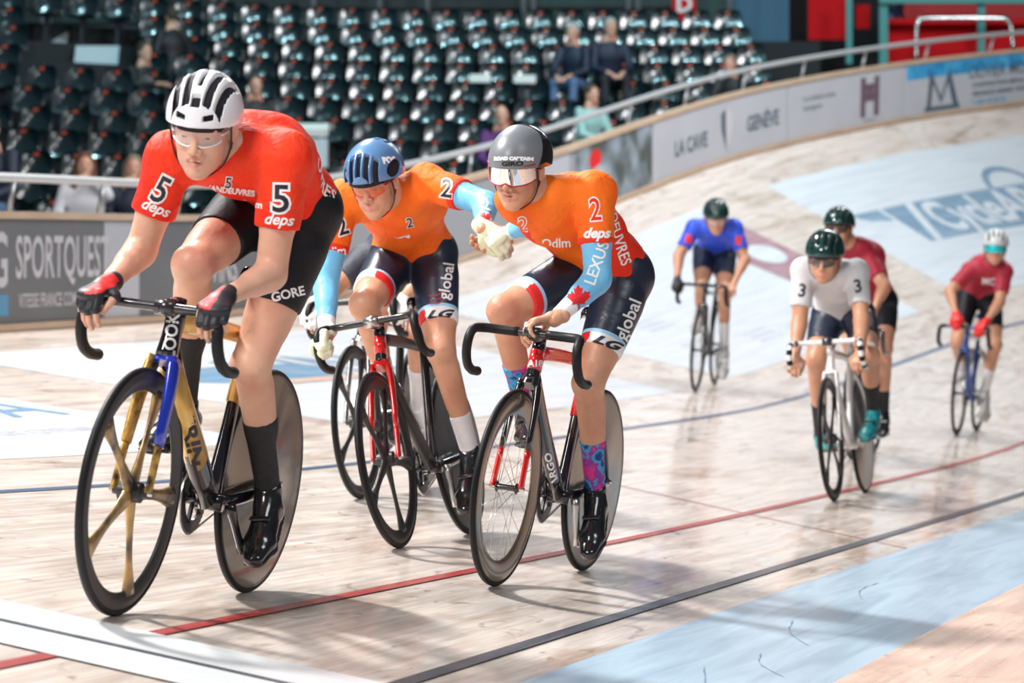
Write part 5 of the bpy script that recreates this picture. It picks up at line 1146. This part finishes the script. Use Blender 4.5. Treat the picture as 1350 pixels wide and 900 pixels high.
on(RB, 'jersey', 'Odlm', .045, J['neck']+np.array([0, .05, -.15]), 'white_print', .15); on(RB, 'jersey', 'VANDEUVRES', .04, J['neck']+np.array([-.05, .01, -.215]), 'white_print', -.3); on(RB, 'jersey', 'VELODROME', .030, J['neck']+np.array([-.05, .03, -.255]), 'gold_print', -.3)
bk_ = J['pelvis']*.55+J['neck']*.45+np.array([0, .12, .05]); on(RB, 'jersey', 'VANDEUVRES', .058, bk_, 'white_print', -1.08, d=nrm(toward_cam('ora3', bk_)+np.array([0, -.25, -.1])), sx=.8)
on(RB, 'shorts', 'global', .065, J['hipL']*.62+J['kneeL']*.38+np.array([0, .06, 0]), 'white_print', 1.3); on(RB, 'shorts', 'LG', .040, J['hipL']*.385+J['kneeL']*.615+np.array([0, .01, 0]), 'black_print', -.25, sx=1.9, off=.002, shear=.4)
on(RB, RB['hands']['soL'], 'LEXUS', .055, J['shoL']*.18+J['elbL']*.82, 'white_print', 1.35, blur='sbL')
LEAF = [(0, -.5), (.04, -.5), (.03, -.26), (.28, -.3), (.24, -.2), (.48, .02), (.42, .06), (.47, .22), (.32, .19), (.28, .26), (.14, .12), (.19, .38), (.1, .34), (0, .5)]
LEAF = LEAF+[(-x, y) for x, y in LEAF[::-1][1:-1]]+[(-.04, -.5)]
fp = J['elbL']*.52+J['wriL']*.48; on(RB, RB['hands']['soL'], '', 0, fp, 'red_print', .15, shape=poly([(x*.085, y*.085) for x, y in LEAF]), blur='sbL', name='maple_leaf')
on(RA, RA['hands']['soL'], '', 0, RA['J']['elbL']*.35+RA['J']['wriL']*.65, 'red_print', .2, shape=poly([(x*.06, y*.06) for x, y in LEAF]), blur='sbL', name='maple_leaf'); on(RA, RA['hands']['soL'], 'LEXUS', .045, RA['J']['elbL']*.75+RA['J']['wriL']*.25, 'white_print', -1.45, blur='sbL')
J = GR['J']
on(GR, 'jersey', '3', .10, arm_pt(J, 'L', .32), 'black_print', .1, off=.003, sx=.9); on(GR, 'jersey', '3', .10, arm_pt(J, 'R', .40), 'black_print', -.2, off=.003, sx=.9); on(GR, 'jersey', '', 0, J['neck']+np.array([0, .0, -.21]), 'red_print', 0, shape=poly([(-.05, 0), (.05, 0), (.02, .03), (-.02, .03)]), name='print_mark')
J = RR['J']
on(RR, 'jersey', 'MC', .07, J['neck']+np.array([0, -.02, -.13]), 'white_print', 0, off=.003); on(RR, 'jersey', 'TEAM', .03, J['neck']+np.array([0, -.02, -.18]), 'white_print')
for rd, c in ((BL, 'red_print'),):
    for s in 'LR': on(rd, 'jersey', '', 0, arm_pt(rd['J'], s, .4), c, 0, shape=quad(.05, .07), name='print_mark')
def on_helmet(rd, text, size, p, m, rot=0., sx=1., off=.001, upv=(0, 0, 1)):
    """print in head axes, cast onto the shell from outside"""
    p = np.array(p, float); o = decal('lettering', text_mesh(text, size, off, 0, sx), .006, p, -nrm(p-np.array([-.016, 0, .03])), upv, rd['hbv'], m, None, .0012, rot, .12)
    if o:
        V = np.array([v.co[:] for v in o.data.vertices]); V = tolocal(rd['HR'], rd['hc'], V)
        o.data.vertices.foreach_set('co', V.ravel()); o.data.update(); o.parent = rd['hel']
on_helmet(RB, 'GIRO', .020, (.12, .03, .062), 'black_print', 0, 1.5, .001); on_helmet(RB, 'ROAD CAPTAIN', .015, (.12, .03, .082), 'white_print', 0, 1.2, .0015)
on_helmet(RA, 'POC', .034, (.03, .10, .10), 'white_print', -.3, 1., .003)
print('riders done')

# ------------------------------------------------------------ spectators
def spectator(px, py, d, label, top, legm, hair, pose='sit', turn=0., scale=1., lean=0., hands='lap', cat='person', pitch=-.15, sleeves=True):
    """px, py: where the head centre stands; d: distance"""
    hw = at(px, py, d); M = Matrix.Translation(hw) @ Matrix.Rotation(math.pi+turn, 4, 'Z') @ Matrix.Diagonal((scale, scale, scale, 1))
    # local axes: x to the person's left... built facing +y, head at the origin
    root = empty('spectator', M, label, cat); h = .016
    nk = np.array([0, -.01, -.16]); ch = np.array([0, -.03-lean*.3, -.36]); pv = np.array([0, -.05-lean, -.70]); z = np.array([0, 0, 0.])
    def S_(lo, hi): return SDF(np.array(lo), np.array(hi), h)
    T = S_((-.55, -.5, -1.75 if pose == 'stand' else -1.25), (.55, .85, -.05)); X1 = (1, 0, 0)
    T.plate(pv, ch, .165, .19, .12, .12, X1, k=0); T.plate(ch, nk, .19, .08, .12, .06, X1, k=.04)
    tgt = {'lap': ((-.09, .30, -.62), (.09, .30, -.62)), 'phone': ((-.06, .34, -.42), (.05, .36, -.42)), 'chin': ((-.05, .12, -.16), (.14, .25, -.52)), 'down': ((-.25, .05, -.78), (.25, .05, -.78))}[hands]
    arm = []
    for s, t in zip((-1, 1), tgt):
        a = np.array([s*.19, -.02, -.23]); c = np.array(t, float); e = (a+c)/2+np.array([s*.10, -.05, -.10]); T.cap(a, e, .062, .052, k=.04); arm.append((a, e, c))
        T.cap(e, e*.25+c*.75, .050, .040, k=.03)
    V, F = T.mesh(); obj('top', V, F, top, root)
    B = S_((-.5, -.4, -1.75), (.5, .9, .2)); B.ell((0, 0, .0), (.078, .098, .118), k=0); B.cap((0, .05, -.07), (0, .075, -.095), .035, .028, k=.03); B.cap((0, .09, .0), (0, .11, -.03), .010, .013, k=.015); B.cap((0, -.01, -.08), nk, .055, k=.03); B.plate(nk, ch, .10, .12, .06, .06, X1, k=.02)
    for s in (-1, 1): B.ell((s*.078, 0, -.01), (.012, .02, .03), k=.01)
    for a, e, c in arm: B.cap(e, c, .036, .026, k=.02); B.plate(c, c+nrm(c-e)*.09, .035, .03, .02, .016, X1, k=.02); 
    V, F = B.mesh(); obj('body', V, F, 'skin_pale', root)
    for k, (a, e, c) in enumerate(arm):
        g = Geo(); dd = nrm(c-e)
        for q in range(4): V, F = tube([c+dd*.07+np.array([(q-1.5)*.018, 0, 0]), c+dd*.11+np.array([(q-1.5)*.018, 0, -.01]), c+dd*.13+np.array([(q-1.5)*.017, 0, -.035])], .009, 6); g.add(V, F)
        g.build('fingers', ['skin_pale'], root)
    L = S_((-.35, -.4, -1.75), (.35, .85, -.5)); 
    for s in (-1, 1):
        a = pv+np.array([s*.09, 0, -.02])
        if pose == 'sit': b = a+np.array([s*.05, .42, .02]); c = b+np.array([0, .05, -.42])
        else: b = a+np.array([0, .03, -.42]); c = b+np.array([0, -.02, -.42])
        L.cap(a, b, .095, .065, k=.04); L.cap(b, c, .062, .045, k=.03); L.cap(c, c+np.array([0, .15, -.02]), .045, .035, k=.02)
    V, F = L.mesh(); obj('trousers', V, F, legm, root)
    if hair:
        Hh = SDF((-.14, -.16, -.30), (.14, .13, .17), .011); Hh.ell((0, -.018, .028), (.088, .100, .112), k=0); 
        if hair[1] == 'long':
            for s in (-1, 1): Hh.cap((s*.065, -.03, .02), (s*.085, -.01, -.22), .045, .04, k=.03)
            Hh.cap((0, -.08, 0), (0, -.08, -.22), .07, .06, k=.03)
        Hh.ell((0, .10, -.025), (.070, .110, .098), k=.01, mode='s'); V, F = Hh.mesh(); obj('hair', V, F, hair[0], root)
    # eyes and mouth
    for s in (-1, 1): V, F = box((s*.03, .091, .012), (.022, .008, .010), bev=.002); obj('eye', V, F, 'iris', root)
    V, F = box((0, .098, -.058), (.04, .008, .008), bev=.002); obj('mouth', V, F, 'lips', root)
    return root
spectator(190, 68, 42.0, 'man in black shirt standing on the stairs looking at a phone', 'jacket_black', 'trouser_dark', ('hair', 'short'), 'stand', .8, 1.12, 0, 'phone')
spectator(226, 22, 42.8, 'person in dark clothes standing behind the man with phone', 'jacket_black', 'trouser_dark', ('hair', 'short'), 'stand', -2.4, 1.05, 0, 'down')
spectator(336, 112, 38.5, 'bearded man in dark jacket over blue shirt, seated above the white helmet', 'jacket_black', 'trouser_dark', ('hair', 'short'), 'sit', .35, 1.05, .05)
spectator(112, 218, 30.5, 'red haired woman in white top seated behind the railing at left', 'shirt_white', 'trouser_dark', ('hair_red', 'long'), 'sit', .15, 1.03, .05, 'chin')
spectator(176, 221, 30.8, 'woman in dark top resting chin on hand, beside the woman in white', 'jacket_navy', 'trouser_dark', ('hair_fair', 'long'), 'sit', .1, 1.0, .05, 'chin')
spectator(-14, 170, 30.5, 'person in dark blue jacket cut off by the left edge of the photo', 'jacket_navy', 'denim', ('hair', 'short'), 'sit', -.2, 1.15, .05)
spectator(661, 152, 38.5, 'bald person in purple top seated behind the dark smooth helmet', 'shirt_purple', 'trouser_dark', None, 'sit', 0, 1.05, .05)
spectator(780, 124, 38.3, 'boy in pale teal shirt seated below the two men in jackets', 'shirt_teal', 'trouser_dark', ('hair', 'short'), 'sit', .7, .98, .05)
spectator(755, 42, 43.0, 'grey haired man in dark jacket and jeans, left one of seated pair', 'jacket_navy', 'denim', ('hair_grey', 'short'), 'sit', -.45, 1.05, .1)
spectator(805, 36, 43.0, 'white haired man in navy jacket, right one of seated pair', 'jacket_navy', 'trouser_dark', ('hair_grey', 'short'), 'sit', .2, 1.08, .1)
spectator(963, 84, 42.0, 'fair haired man in black jacket seated just above the railing, right of centre', 'jacket_black', 'trouser_dark', ('hair_fair', 'short'), 'sit', -.5, 1.0, .1)
spectator(1185, -42, 47.6, 'person in jeans standing in the red box, head out of frame', 'jacket_navy', 'denim', ('hair', 'short'), 'stand', 1.3, 1.05, 0, 'down')
print('objects', len(bpy.data.objects))
